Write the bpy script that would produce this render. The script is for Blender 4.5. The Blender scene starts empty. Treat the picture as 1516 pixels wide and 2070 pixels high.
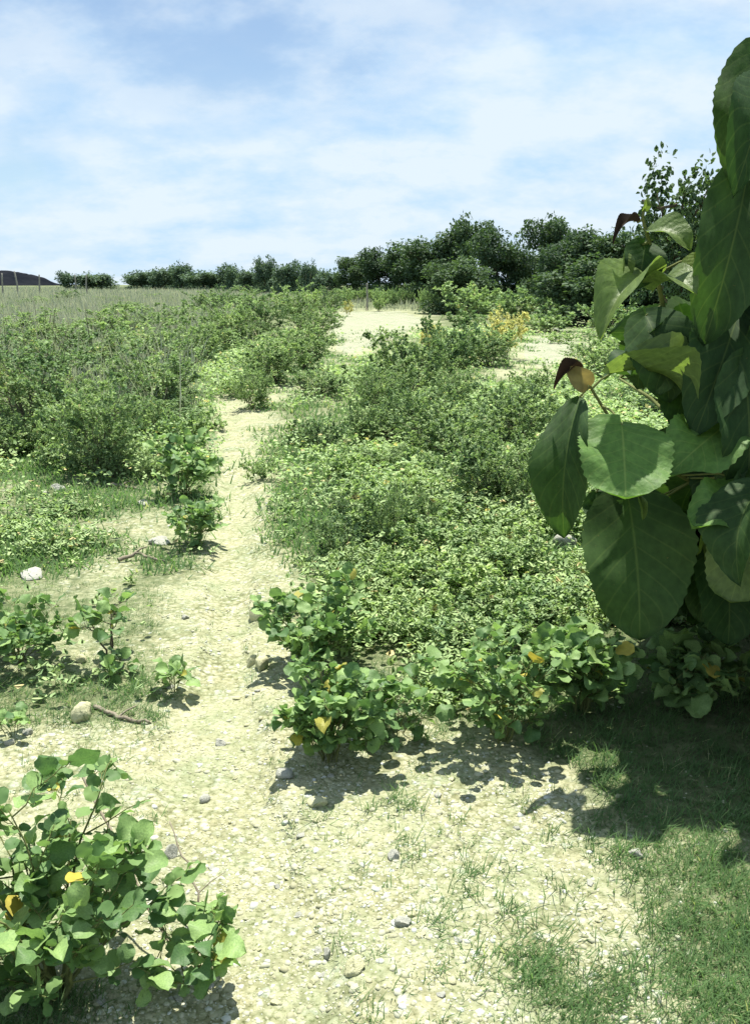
import bpy, math
import numpy as np
from mathutils import Matrix, Vector

# ------------------------------------------------------------------ camera, sky, sun, exposure
scene = bpy.context.scene
COL = scene.collection
R = math.radians
FPX, W0, H0 = 1900.0, 1516.0, 2070.0          # focal length and size of the photograph in pixels
CAM_Z, PITCH = 1.55, R(13.6)
cam_data = bpy.data.cameras.new('camera')
cam = bpy.data.objects.new('camera', cam_data)
COL.objects.link(cam)
cam.location = (0, 0, CAM_Z)
cam.rotation_euler = (math.pi / 2 - PITCH, 0, 0)
cam_data.sensor_fit = 'VERTICAL'
cam_data.sensor_height = 24.0
cam_data.lens = 24.0 * FPX / H0
cam_data.clip_start = 0.05
cam_data.clip_end = 20000
scene.camera = cam

SUN_EL, SUN_AZ = 73.0, 6.0                    # azimuth measured from +Y (view direction) towards +X
world = bpy.data.worlds.new('World')
scene.world = world
world.use_nodes = True
nt = world.node_tree
nt.nodes.clear()
def N(tree, t, **kw):
    n = tree.nodes.new(t)
    for k, v in kw.items():
        setattr(n, k, v)
    return n
def link(tree, a, b):
    tree.links.new(a, b)
def math_node(tree, op, a, b=None, clamp=False):
    n = N(tree, 'ShaderNodeMath', operation=op)
    n.use_clamp = clamp
    for i, v in enumerate((a, b)):
        if v is None: continue
        if isinstance(v, (int, float)): n.inputs[i].default_value = v
        else: link(tree, v, n.inputs[i])
    return n.outputs[0]
def ramp(tree, fac, stops, interp='LINEAR'):
    n = N(tree, 'ShaderNodeValToRGB')
    cr = n.color_ramp
    cr.interpolation = interp
    while len(cr.elements) < len(stops): cr.elements.new(0.5)
    for e, (p, c) in zip(cr.elements, stops):
        e.position = p
        e.color = (*c, 1.0) if len(c) == 3 else c
    link(tree, fac, n.inputs[0])
    return n.outputs[0]
def mixc(tree, fac, a, b, blend='MIX'):
    n = N(tree, 'ShaderNodeMix', data_type='RGBA', blend_type=blend)
    if isinstance(fac, (int, float)): n.inputs[0].default_value = fac
    else: link(tree, fac, n.inputs[0])
    for i, v in ((6, a), (7, b)):
        if isinstance(v, tuple): n.inputs[i].default_value = (*v, 1.0)
        else: link(tree, v, n.inputs[i])
    return n.outputs[2]

sky = N(nt, 'ShaderNodeTexSky', sky_type='NISHITA')
sky.sun_disc = False
sky.sun_elevation = R(SUN_EL)
sky.sun_rotation = R(SUN_AZ)
sky.air_density = 1.0
sky.dust_density = 0.2
sky.ozone_density = 1.5
bg_sky = N(nt, 'ShaderNodeBackground')
bg_sky.inputs[1].default_value = 0.062
link(nt, sky.outputs[0], bg_sky.inputs[0])
tc = N(nt, 'ShaderNodeTexCoord')
sep = N(nt, 'ShaderNodeSeparateXYZ')
link(nt, tc.outputs['Generated'], sep.inputs[0])
den = math_node(nt, 'ADD', math_node(nt, 'ABSOLUTE', sep.outputs[2]), 0.38)
comb = N(nt, 'ShaderNodeCombineXYZ')
link(nt, math_node(nt, 'DIVIDE', sep.outputs[0], den), comb.inputs[0])
link(nt, math_node(nt, 'DIVIDE', sep.outputs[1], den), comb.inputs[1])
mp = N(nt, 'ShaderNodeMapping')
mp.inputs['Location'].default_value = (2.5, -7.5, 0.0)
mp.inputs['Scale'].default_value = (0.85, 1.0, 1.0)
link(nt, comb.outputs[0], mp.inputs[0])
n1 = N(nt, 'ShaderNodeTexNoise'); n1.inputs['Scale'].default_value = 1.25
n1.inputs['Detail'].default_value = 7; n1.inputs['Roughness'].default_value = 0.52; n1.inputs['Distortion'].default_value = 0.15
link(nt, mp.outputs[0], n1.inputs['Vector'])
n2 = N(nt, 'ShaderNodeTexNoise'); n2.inputs['Scale'].default_value = 5.0
n2.inputs['Detail'].default_value = 5; n2.inputs['Roughness'].default_value = 0.6
link(nt, mp.outputs[0], n2.inputs['Vector'])
cl = math_node(nt, 'ADD', math_node(nt, 'MULTIPLY', n1.outputs[0], 0.8), math_node(nt, 'MULTIPLY', n2.outputs[0], 0.2))
cmask = ramp(nt, cl, [(0.34, (0.12,) * 3), (0.43, (0.68,) * 3), (0.52, (0.98,) * 3)], 'EASE')
ccol = ramp(nt, n2.outputs[0], [(0.32, (0.53, 0.77, 1.03)), (0.58, (0.80, 0.92, 1.03))])
hor = math_node(nt, 'SUBTRACT', 1.1, math_node(nt, 'MULTIPLY', math_node(nt, 'ABSOLUTE', sep.outputs[2]), 7.0), True)
cmask = math_node(nt, 'MAXIMUM', cmask, hor)
bg_cl = N(nt, 'ShaderNodeBackground')
bg_cl.inputs[1].default_value = 0.475
link(nt, ccol, bg_cl.inputs[0])
mixs = N(nt, 'ShaderNodeMixShader')
link(nt, cmask, mixs.inputs[0])
link(nt, bg_sky.outputs[0], mixs.inputs[1])
link(nt, bg_cl.outputs[0], mixs.inputs[2])
wo = N(nt, 'ShaderNodeOutputWorld')
link(nt, mixs.outputs[0], wo.inputs[0])

sun_data = bpy.data.lights.new('sun', 'SUN')
sun_data.energy = 5.0
sun_data.angle = R(0.53)
sun_data.color = (1.0, 0.95, 0.84)
sun = bpy.data.objects.new('sun', sun_data)
COL.objects.link(sun)
to_sun = Vector((math.sin(R(SUN_AZ)) * math.cos(R(SUN_EL)), math.cos(R(SUN_AZ)) * math.cos(R(SUN_EL)), math.sin(R(SUN_EL))))
sun.rotation_euler = to_sun.to_track_quat('Z', 'Y').to_euler()

vs = scene.view_settings
vs.view_transform = 'Standard'
vs.look = 'None'
vs.exposure = 1.08
vs.gamma = 1.0
vs.use_curve_mapping = False
scene.cycles.max_bounces = 6
scene.cycles.transparent_max_bounces = 6
scene.cycles.use_denoising = True

# ------------------------------------------------------------------ helpers
rng = np.random.default_rng(7)
_perm = np.random.default_rng(3).random((256, 256))
def vnoise(x, y):
    x = np.asarray(x, float); y = np.asarray(y, float)
    xi = np.floor(x).astype(int); yi = np.floor(y).astype(int)
    fx = x - xi; fy = y - yi
    fx = fx * fx * (3 - 2 * fx); fy = fy * fy * (3 - 2 * fy)
    g = lambda a, b: _perm[a % 256, b % 256]
    return (g(xi, yi) * (1 - fx) + g(xi + 1, yi) * fx) * (1 - fy) + (g(xi, yi + 1) * (1 - fx) + g(xi + 1, yi + 1) * fx) * fy
def fbm(x, y, oct=4):
    s = 0; a = 0.5; t = 0
    for i in range(oct):
        s = s + a * vnoise(x * 2 ** i + 17 * i, y * 2 ** i + 31 * i); t += a; a *= 0.5
    return s / t
def sstep(a, b, x):
    t = np.clip((x - a) / (b - a), 0, 1)
    return t * t * (3 - 2 * t)

def terrain(x, y):
    d = np.hypot(x, y)
    far = sstep(6, 60, d)
    z = (fbm(x * 0.55 + 9, y * 0.55 + 4, 3) - 0.5) * 0.10 * (1 - far * 0.5)
    z = z + (fbm(x * 0.05 + 40, y * 0.05 + 3, 2) - 0.5) * 0.7 * far
    return z * sstep(0.3, 2.0, d)
cp, sp = math.cos(PITCH), math.sin(PITCH)
def ray(px, py):
    u = (px - W0 / 2) / FPX; v = -(py - H0 / 2) / FPX
    return np.array([u, cp + v * sp, -sp + v * cp])
def ground(px, py):
    """Point of the ground seen at a place of the photograph."""
    d = ray(px, py)
    z = 0.0
    for _ in range(6):
        t = (z - CAM_Z) / min(d[2], -1e-4)
        z = float(terrain(d[0] * t, d[1] * t))
    return np.array([d[0] * t, d[1] * t, z])
def at(px, py, dist):
    """Point seen at a place of the photograph, at forward distance dist."""
    d = ray(px, py)
    return np.array([0, 0, CAM_Z]) + d * (dist / d[1])
def project(x, y, z):
    dz = z - CAM_Z
    f = y * cp - dz * sp
    f = np.where(f < 0.05, 0.05, f)
    up = y * sp + dz * cp
    return W0 / 2 + FPX * x / f, H0 / 2 - FPX * up / f

def new_mesh(name, verts, faces, uv=None, rnd=None, cover=None, smooth=False):
    """verts (n,3); faces: list of (m,k) int arrays"""
    me = bpy.data.meshes.new(name)
    verts = np.asarray(verts, np.float32)
    if not isinstance(faces, list): faces = [faces]
    faces = [np.asarray(f, np.int32) for f in faces if len(f)]
    nl = sum(f.size for f in faces); nf = sum(len(f) for f in faces)
    me.vertices.add(len(verts)); me.vertices.foreach_set('co', verts.ravel())
    me.loops.add(nl); me.polygons.add(nf)
    li = np.concatenate([f.ravel() for f in faces])
    tot = np.concatenate([np.full(len(f), f.shape[1], np.int32) for f in faces])
    st = np.concatenate([[0], np.cumsum(tot)[:-1]]).astype(np.int32)
    me.loops.foreach_set('vertex_index', li)
    me.polygons.foreach_set('loop_start', st)
    me.polygons.foreach_set('loop_total', tot)
    if smooth: me.polygons.foreach_set('use_smooth', np.ones(nf, bool))
    if uv is not None:
        l = me.uv_layers.new(name='UVMap')
        l.data.foreach_set('uv', np.asarray(uv, np.float32)[li].ravel())
    for nm, arr in (('rnd', rnd), ('cover', cover)):
        if arr is not None:
            a = me.attributes.new(nm, 'FLOAT', 'POINT')
            a.data.foreach_set('value', np.asarray(arr, np.float32))
    me.update(calc_edges=True)
    return me
def obj(name, me, mat=None, parent=None, mw=None):
    o = bpy.data.objects.new(name, me)
    COL.objects.link(o)
    if mat is not None and not me.materials: me.materials.append(mat)
    if parent is not None: o.parent = parent
    if mw is not None: o.matrix_basis = mw
    return o
def tag(o, label=None, cat=None, group=None, kind=None):
    if label: o['label'] = label
    if cat: o['category'] = cat
    if group: o['group'] = group
    if kind: o['kind'] = kind
    return o
def empty(name, loc, rz=0.0, sc=(1, 1, 1)):
    o = bpy.data.objects.new(name, None)
    o.empty_display_size = 0.1
    COL.objects.link(o)
    o.location = loc; o.rotation_euler = (0, 0, rz); o.scale = sc
    return o
def norm(v):
    v = np.asarray(v, float)
    return v / np.maximum(np.linalg.norm(v, axis=-1, keepdims=True), 1e-9)

class MB:
    """collects tubes and template copies into one mesh"""
    def __init__(s): s.v = []; s.f = {}; s.uv = []; s.r = []; s.n = 0
    def add(s, v, f, uv=None, r=None):
        v = np.asarray(v, float); k = len(v)
        s.v.append(v)
        for ff in (f if isinstance(f, list) else [f]):
            ff = np.asarray(ff)
            s.f.setdefault(ff.shape[1], []).append(ff + s.n)
        s.uv.append(np.zeros((k, 2)) if uv is None else uv)
        s.r.append(np.full(k, 0.5) if r is None else np.broadcast_to(r, (k,)))
        s.n += k
    def tube(s, pts, rad, sides=5):
        pts = np.asarray(pts, float); m = len(pts)
        rad = np.broadcast_to(np.asarray(rad, float), (m,))
        t = norm(np.gradient(pts, axis=0))
        ref = np.array([0.31, 0.17, 0.93]); 
        a = norm(np.cross(t, ref)); b = np.cross(t, a)
        ang = np.linspace(0, 2 * math.pi, sides, endpoint=False)
        ring = pts[:, None] + rad[:, None, None] * (np.cos(ang)[None, :, None] * a[:, None] + np.sin(ang)[None, :, None] * b[:, None])
        i, j = np.meshgrid(np.arange(m - 1), np.arange(sides), indexing='ij')
        j2 = (j + 1) % sides
        f = np.stack([i * sides + j, i * sides + j2, (i + 1) * sides + j2, (i + 1) * sides + j], -1).reshape(-1, 4)
        v = np.concatenate([ring.reshape(-1, 3), [pts[-1] + t[-1] * rad[-1]]])
        cap = np.stack([(m - 1) * sides + np.arange(sides), (m - 1) * sides + (np.arange(sides) + 1) % sides, np.full(sides, m * sides)], -1)
        s.add(v, [f, cap])
    def scatter(s, tpl, pos, tdir, nrm, length, width=None, r=None):
        """copies of a leaf template (v,f,uv): length along tdir, normal near nrm"""
        tv, tf, tuv = tpl
        n = len(pos)
        if n == 0: return
        y = norm(tdir); x = norm(np.cross(y, nrm)); z = np.cross(x, y)
        L = np.broadcast_to(np.asarray(length, float), (n,)); Wd = L if width is None else np.broadcast_to(np.asarray(width, float), (n,))
        v = pos[:, None] + x[:, None] * (tv[None, :, :1] * Wd[:, None, None]) + y[:, None] * (tv[None, :, 1:2] * L[:, None, None]) + z[:, None] * (tv[None, :, 2:3] * L[:, None, None])
        k = len(tv)
        off = (np.arange(n) * k)[:, None, None]
        fl = [(np.asarray(ff)[None] + off).reshape(-1, np.asarray(ff).shape[1]) for ff in (tf if isinstance(tf, list) else [tf])]
        rr = rng.random(n) if r is None else np.broadcast_to(r, (n,))
        s.add(v.reshape(-1, 3), fl, np.tile(tuv, (n, 1)), np.repeat(rr, k))
    def mesh(s, name, smooth=False):
        return new_mesh(name, np.concatenate(s.v), [np.concatenate(x) for x in s.f.values()], np.concatenate(s.uv), np.concatenate(s.r), smooth=smooth)
    def build(s, name, mat, parent=None, smooth=False):
        return obj(name, s.mesh(name, smooth), mat, parent)

# ------------------------------------------------------------------ leaf templates
def leaf_grid(nu=14, nv=6, fold=0.25, arch=0.12, wave=0.04, serr=0.03, cord=0.5, twist=0.0, curl=0.0, pet=0.0, blunt=0.72):
    v = np.linspace(0, 1, nu + 1); u = np.linspace(-1, 1, nv + 1)
    prof = (np.clip(v, 0.0, 1) ** cord) * (np.clip(1 - v, 0, 1) ** blunt)
    prof = prof / prof.max() * 0.5
    prof[0] = 0.03
    vs_, us_ = np.meshgrid(v, u, indexing='ij')
    se = 1 + serr * np.where(np.arange(nu + 1) % 2, 1, -1)[:, None] * (np.abs(us_) > 0.99)
    x = us_ * prof[:, None] * se
    y = vs_ - 0.09 * np.abs(us_) ** 2 * (1 - vs_) ** 3 * (cord < 0.6)
    z = fold * np.abs(x) + arch * 4 * vs_ * (1 - vs_) + wave * np.sin(vs_ * 11 + us_ * 2) * np.abs(us_) + twist * x * (vs_ - 0.4) - curl * np.abs(us_) ** 3 * 0.3
    V = np.stack([x, y, z], -1).reshape(-1, 3)
    w = nv + 1
    i, j = np.meshgrid(np.arange(nu), np.arange(nv), indexing='ij')
    F = np.stack([i * w + j, i * w + j + 1, (i + 1) * w + j + 1, (i + 1) * w + j], -1).reshape(-1, 4)
    UV = np.stack([us_ * 0.5 + 0.5, vs_], -1).reshape(-1, 2)
    return V, F, UV
BIG = [leaf_grid(30, 8, *a) for a in ((0.22, 0.10, 0.055, 0.022), (0.38, 0.22, 0.04, 0.02), (0.10, 0.05, 0.07, 0.025), (0.75, 0.30, 0.05, 0.02))]
BIGW = leaf_grid(30, 8, 0.14, 0.03, 0.06, 0.028, cord=0.34, blunt=0.40)         # rounder, coarsely toothed
BIGL = leaf_grid(30, 8, 0.30, 0.20, 0.05, 0.03, cord=0.6, blunt=0.7, twist=0.6)
NEAR = [leaf_grid(7, 4, 0.75, 0.16, 0.08, 0.04, cord=0.5, blunt=0.7), leaf_grid(8, 4, 0.2, 0.22, 0.10, 0.05, cord=0.55, blunt=0.8), leaf_grid(7, 4, -0.4, 0.1, 0.12, 0.08, cord=0.4, blunt=0.55)] + [leaf_grid(7, 4, *a, cord=0.38, blunt=0.5) for a in ((0.15, 0.05, 0.05, 0.03), (0.35, 0.12, 0.04, 0.02), (0.05, -0.05, 0.07, 0.03))]
MID = (np.array([[0, 0, 0], [-.34, .28, .09], [0, .4, 0], [.34, .28, .09], [-.36, .62, .1], [.36, .62, .1], [0, 1, -.06]], float),
       [np.array([[0, 2, 1], [0, 3, 2], [4, 2, 6], [2, 5, 6]]), np.array([[1, 2, 4, 4], [2, 3, 5, 5]])[:, :3]], None)
MID = (MID[0], [np.array([[0, 2, 1], [0, 3, 2], [4, 6, 2], [2, 6, 5], [1, 2, 4], [2, 3, 5]])], np.stack([MID[0][:, 0] + .5, MID[0][:, 1]], -1))
FAR = (np.array([[0, 0, 0], [-.3, .5, .08], [0, 1, -.05], [.3, .5, .08]], float), [np.array([[0, 2, 1], [0, 3, 2]])], np.array([[.5, 0], [.2, .5], [.5, 1], [.8, .5]]))
BLADE = (np.array([[-.5, 0, 0], [.5, 0, 0], [-.38, .5, .06], [.38, .5, .06], [0, 1, .25]], float), [np.array([[0, 1, 3], [0, 3, 2], [2, 3, 4]])],
         np.array([[0, 0], [1, 0], [0, .5], [1, .5], [.5, 1]], float))

# ------------------------------------------------------------------ materials
def mat_base(name):
    m = bpy.data.materials.new(name)
    m.use_nodes = True
    t = m.node_tree
    t.nodes.clear()
    return m, t, N(t, 'ShaderNodeOutputMaterial')
def foliage_mat(name, dark, light, trans, rough=0.55, tfac=0.32, source='rnd', veins=False, dry=None, dryfrac=0.0, spec=0.10, vstr=1.0):
    m, t, out = mat_base(name)
    if source == 'rnd':
        a = N(t, 'ShaderNodeAttribute'); a.attribute_name = 'rnd'; fac = a.outputs['Fac']
        oi = N(t, 'ShaderNodeObjectInfo')
        fac2 = math_node(t, 'ADD', math_node(t, 'MULTIPLY', fac, 0.7), math_node(t, 'MULTIPLY', oi.outputs['Random'], 0.3))
    else:
        oi = N(t, 'ShaderNodeObjectInfo'); fac = oi.outputs['Random']; fac2 = fac
    c = ramp(t, fac2, [(0.1, dark), (0.9, light)])
    if dry is not None:
        sel = math_node(t, 'GREATER_THAN', fac, 1.0 - dryfrac)
        c = mixc(t, sel, c, dry)
    tcn = N(t, 'ShaderNodeTexCoord')
    nz = N(t, 'ShaderNodeTexNoise'); nz.inputs['Scale'].default_value = 14 if veins else 3
    nz.inputs['Detail'].default_value = 4
    link(t, tcn.outputs['Object'], nz.inputs['Vector'])
    mott = ramp(t, nz.outputs[0], [(0.3, (0.78,) * 3), (0.7, (1.18, 1.15, 1.1))])
    c = mixc(t, 1.0, c, mott, 'MULTIPLY')
    bs = N(t, 'ShaderNodeBsdfPrincipled')
    bs.inputs['Roughness'].default_value = rough
    bs.inputs['Specular IOR Level'].default_value = spec
    if veins:
        uv = N(t, 'ShaderNodeSeparateXYZ'); link(t, tcn.outputs['UV'], uv.inputs[0])
        au = math_node(t, 'ABSOLUTE', math_node(t, 'SUBTRACT', uv.outputs[0], 0.5))
        rib = math_node(t, 'SUBTRACT', 1.0, math_node(t, 'MULTIPLY', au, 55.0), True)
        ph = math_node(t, 'MULTIPLY', math_node(t, 'SUBTRACT', uv.outputs[1], math_node(t, 'MULTIPLY', au, 0.62)), 7.0)
        fr = math_node(t, 'ABSOLUTE', math_node(t, 'SUBTRACT', math_node(t, 'FRACT', ph), 0.5))
        sv = math_node(t, 'MULTIPLY', math_node(t, 'SUBTRACT', 1.0, math_node(t, 'MULTIPLY', fr, 13.0), True), 0.45)
        vein = math_node(t, 'MAXIMUM', rib, sv)
        c = mixc(t, math_node(t, 'MULTIPLY', vein, 0.42 * vstr), c, (0.26, 0.33, 0.10))
        bp = N(t, 'ShaderNodeBump'); bp.inputs['Strength'].default_value = 0.25 * vstr; bp.inputs['Distance'].default_value = 0.005
        sp2 = N(t, 'ShaderNodeTexNoise'); sp2.inputs['Scale'].default_value = 26; sp2.inputs['Detail'].default_value = 5; sp2.inputs['Roughness'].default_value = 0.7
        link(t, tcn.outputs['Object'], sp2.inputs['Vector'])
        spot = ramp(t, sp2.outputs[0], [(0.66, (0,) * 3), (0.72, (0.65,) * 3)])
        c = mixc(t, spot, c, (0.16, 0.13, 0.05))
        hh = math_node(t, 'ADD', math_node(t, 'MULTIPLY', fr, 1.6), math_node(t, 'MULTIPLY', nz.outputs[0], 2.6))
        link(t, hh, bp.inputs['Height'])
        link(t, bp.outputs[0], bs.inputs['Normal'])
    link(t, c, bs.inputs['Base Color'])
    tr = N(t, 'ShaderNodeBsdfTranslucent')
    tcol = mixc(t, 1.0, c, trans, 'MULTIPLY')
    link(t, tcol, tr.inputs[0])
    mx = N(t, 'ShaderNodeMixShader'); mx.inputs[0].default_value = tfac
    link(t, bs.outputs[0], mx.inputs[1]); link(t, tr.outputs[0], mx.inputs[2])
    link(t, mx.outputs[0], out.inputs[0])
    return m
def plain_mat(name, c1, c2, scale=8, rough=0.9, bump=0.3, dist=0.01, spec=0.15):
    m, t, out = mat_base(name)
    tcn = N(t, 'ShaderNodeTexCoord')
    nz = N(t, 'ShaderNodeTexNoise'); nz.inputs['Scale'].default_value = scale; nz.inputs['Detail'].default_value = 8; nz.inputs['Roughness'].default_value = 0.65
    link(t, tcn.outputs['Object'], nz.inputs['Vector'])
    oi = N(t, 'ShaderNodeObjectInfo')
    c = ramp(t, nz.outputs[0], [(0.3, c1), (0.7, c2)])
    bs = N(t, 'ShaderNodeBsdfPrincipled'); bs.inputs['Roughness'].default_value = rough; bs.inputs['Specular IOR Level'].default_value = spec
    link(t, c, bs.inputs['Base Color'])
    bp = N(t, 'ShaderNodeBump'); bp.inputs['Strength'].default_value = bump; bp.inputs['Distance'].default_value = dist
    link(t, nz.outputs[0], bp.inputs['Height']); link(t, bp.outputs[0], bs.inputs['Normal'])
    link(t, bs.outputs[0], out.inputs[0])
    return m

TR = (1.7, 1.9, 1.1)
M = {}
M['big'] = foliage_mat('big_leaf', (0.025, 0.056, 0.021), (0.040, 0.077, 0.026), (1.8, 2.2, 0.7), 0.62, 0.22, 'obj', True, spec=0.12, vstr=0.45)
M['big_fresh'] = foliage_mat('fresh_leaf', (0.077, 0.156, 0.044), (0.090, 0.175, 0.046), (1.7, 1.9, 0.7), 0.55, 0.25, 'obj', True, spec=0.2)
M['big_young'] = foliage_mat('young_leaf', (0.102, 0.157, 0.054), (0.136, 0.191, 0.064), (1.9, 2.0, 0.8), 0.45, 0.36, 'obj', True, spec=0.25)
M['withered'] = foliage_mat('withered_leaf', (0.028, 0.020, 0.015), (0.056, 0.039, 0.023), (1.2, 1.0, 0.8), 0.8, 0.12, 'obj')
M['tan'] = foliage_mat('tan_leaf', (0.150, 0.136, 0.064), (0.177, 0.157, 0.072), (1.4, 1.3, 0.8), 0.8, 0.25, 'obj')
M['near'] = foliage_mat('shrub_leaf', (0.076, 0.151, 0.060), (0.227, 0.345, 0.131), TR, 0.5, 0.25, 'obj', True, vstr=0.4, spec=0.2, dry=(0.283, 0.278, 0.066), dryfrac=0.02)
M['nearmix'] = foliage_mat('small_shrub_leaf', (0.076, 0.151, 0.060), (0.227, 0.345, 0.131), TR, 0.5, 0.25, 'rnd')
M['yellow'] = foliage_mat('yellow_leaf', (0.417, 0.362, 0.070), (0.470, 0.432, 0.112), (1.2, 1.1, 0.5), 0.6, 0.25, 'obj')
M['bush'] = foliage_mat('bush_leaf', (0.08, 0.15, 0.078), (0.35, 0.46, 0.215), TR, 0.7, 0.22, dry=(0.36, 0.36, 0.17), dryfrac=0.05)
M['bushyel'] = foliage_mat('yellowing_leaf', (0.46, 0.50, 0.18), (0.74, 0.70, 0.32), (1.2, 1.2, 1.0), 0.7, 0.45)
M['herb'] = foliage_mat('herb_leaf', (0.148, 0.246, 0.122), (0.458, 0.577, 0.272), TR, 0.6, 0.25, dry=(0.550, 0.478, 0.256), dryfrac=0.05)
M['grass'] = foliage_mat('grass_blade', (0.054, 0.114, 0.048), (0.139, 0.228, 0.095), TR, 0.7, 0.36, dry=(0.322, 0.346, 0.194), dryfrac=0.12)
M['tallgrass'] = foliage_mat('tall_grass_blade', (0.142, 0.191, 0.133), (0.300, 0.333, 0.277), (1.3, 1.3, 1.0), 0.7, 0.4, dry=(0.356, 0.339, 0.304), dryfrac=0.14)
M['tree'] = foliage_mat('tree_leaf', (0.033, 0.064, 0.041), (0.088, 0.141, 0.074), (1.8, 2.0, 0.8), 0.6, 0.22)
M['hazedtree'] = foliage_mat('hazed_tree_leaf', (0.058, 0.104, 0.078), (0.123, 0.182, 0.115), (1.6, 1.7, 0.9), 0.7, 0.2)  # lighter and bluer green, distance haze put into the leaf colour
M['bark'] = plain_mat('bark', (0.056, 0.046, 0.034), (0.124, 0.105, 0.074), 14)
M['shrubbark'] = plain_mat('shrub_bark', (0.081, 0.081, 0.050), (0.161, 0.155, 0.105), 14)
M['greenstem'] = plain_mat('green_stem', (0.087, 0.112, 0.037), (0.149, 0.161, 0.062), 20)
M['twig'] = plain_mat('dry_twig', (0.149, 0.124, 0.093), (0.260, 0.236, 0.180), 25)
M['stone'] = plain_mat('pale_stone', (0.264, 0.270, 0.231), (0.392, 0.397, 0.352), 9, 0.85, 0.5, 0.02)
M['stoney'] = plain_mat('ochre_stone', (0.360, 0.360, 0.216), (0.539, 0.531, 0.342), 11, 0.9, 0.5, 0.02)
M['post'] = plain_mat('weathered_post', (0.198, 0.192, 0.167), (0.310, 0.298, 0.260), 6)
M['hill'] = plain_mat('dark_hillside', (0.006, 0.008, 0.012), (0.018, 0.02, 0.025), 0.03, 1.0, 0.6, 4.0, 0.0)

def gravel_mat():
    m, t, out = mat_base('gravel_stone')
    a = N(t, 'ShaderNodeAttribute'); a.attribute_name = 'rnd'
    c = ramp(t, a.outputs['Fac'], [(0.0, (0.276, 0.275, 0.177)), (0.35, (0.348, 0.349, 0.239)), (0.8, (0.402, 0.412, 0.314)), (1.0, (0.444, 0.469, 0.451))])
    bs = N(t, 'ShaderNodeBsdfPrincipled'); bs.inputs['Roughness'].default_value = 0.9; bs.inputs['Specular IOR Level'].default_value = 0.2
    link(t, c, bs.inputs['Base Color']); link(t, bs.outputs[0], out.inputs[0])
    return m
M['gravel'] = gravel_mat()

def ground_mat(name='stony_soil', tint=None):
    m, t, out = mat_base(name)
    g = N(t, 'ShaderNodeNewGeometry')
    pos = g.outputs['Position']
    cov = N(t, 'ShaderNodeAttribute'); cov.attribute_name = 'cover'
    def noise(scale, detail=6, rough=0.6):
        n = N(t, 'ShaderNodeTexNoise'); n.inputs['Scale'].default_value = scale; n.inputs['Detail'].default_value = detail; n.inputs['Roughness'].default_value = rough
        link(t, pos, n.inputs['Vector']); return n.outputs[0]
    vo = N(t, 'ShaderNodeTexVoronoi'); vo.inputs['Scale'].default_value = 42; vo.inputs['Randomness'].default_value = 1.0
    wrp = N(t, 'ShaderNodeVectorMath', operation='ADD')
    nzv = N(t, 'ShaderNodeTexNoise'); nzv.inputs['Scale'].default_value = 30
    link(t, pos, nzv.inputs['Vector'])
    sc = N(t, 'ShaderNodeVectorMath', operation='SCALE'); sc.inputs['Scale'].default_value = 0.02
    link(t, nzv.outputs['Color'], sc.inputs[0]); link(t, pos, wrp.inputs[0]); link(t, sc.outputs[0], wrp.inputs[1])
    link(t, wrp.outputs[0], vo.inputs['Vector'])
    sepc = N(t, 'ShaderNodeSeparateColor'); link(t, vo.outputs['Color'], sepc.inputs[0])
    peb = ramp(t, sepc.outputs[0], [(0.0, (0.252, 0.250, 0.150)), (0.45, (0.348, 0.349, 0.233)), (0.85, (0.402, 0.409, 0.308)), (1.0, (0.450, 0.474, 0.451))])
    gap = ramp(t, vo.outputs['Distance'], [(0.35, (1,) * 3), (0.8, (0.42, 0.45, 0.34))])
    peb = mixc(t, 1.0, peb, gap, 'MULTIPLY')
    sand = ramp(t, noise(9, 8), [(0.3, (0.286, 0.285, 0.183)), (0.7, (0.379, 0.382, 0.267))])
    gm = ramp(t, noise(2.2, 4), [(0.38, (0.15,) * 3), (0.62, (0.85,) * 3)])
    bare = mixc(t, gm, sand, peb)
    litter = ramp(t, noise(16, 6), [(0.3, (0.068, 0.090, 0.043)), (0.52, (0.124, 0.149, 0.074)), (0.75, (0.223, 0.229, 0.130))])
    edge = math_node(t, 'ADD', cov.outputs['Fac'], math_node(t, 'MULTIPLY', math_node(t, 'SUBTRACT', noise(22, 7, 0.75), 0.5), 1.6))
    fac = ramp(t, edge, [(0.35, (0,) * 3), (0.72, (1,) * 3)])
    speck = ramp(t, noise(75, 5, 0.75), [(0.36, (0.45, 0.5, 0.36)), (0.47, (1.0, 1.0, 1.0)), (0.66, (1.12, 1.12, 1.15))])
    bare = mixc(t, 1.0, bare, speck, 'MULTIPLY')
    blot = ramp(t, noise(4.5, 5, 0.65), [(0.35, (0.82, 0.90, 0.80)), (0.6, (1.05, 1.03, 0.98))])
    bare = mixc(t, 1.0, bare, blot, 'MULTIPLY')
    if tint: bare = mixc(t, 1.0, bare, tint, 'MULTIPLY')
    c = mixc(t, fac, bare, litter)
    bs = N(t, 'ShaderNodeBsdfPrincipled'); bs.inputs['Roughness'].default_value = 0.95; bs.inputs['Specular IOR Level'].default_value = 0.1
    link(t, c, bs.inputs['Base Color'])
    bp = N(t, 'ShaderNodeBump'); bp.inputs['Strength'].default_value = 0.8; bp.inputs['Distance'].default_value = 0.012
    h = math_node(t, 'SUBTRACT', math_node(t, 'MULTIPLY', noise(40, 8, 0.7), 1.3), math_node(t, 'MULTIPLY', vo.outputs['Distance'], 0.9))
    link(t, h, bp.inputs['Height']); link(t, bp.outputs[0], bs.inputs['Normal'])
    link(t, bs.outputs[0], out.inputs[0])
    return m
M['ground'] = ground_mat()
M['sand'] = ground_mat('pale_sand', (0.95, 0.96, 1.10))

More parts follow.
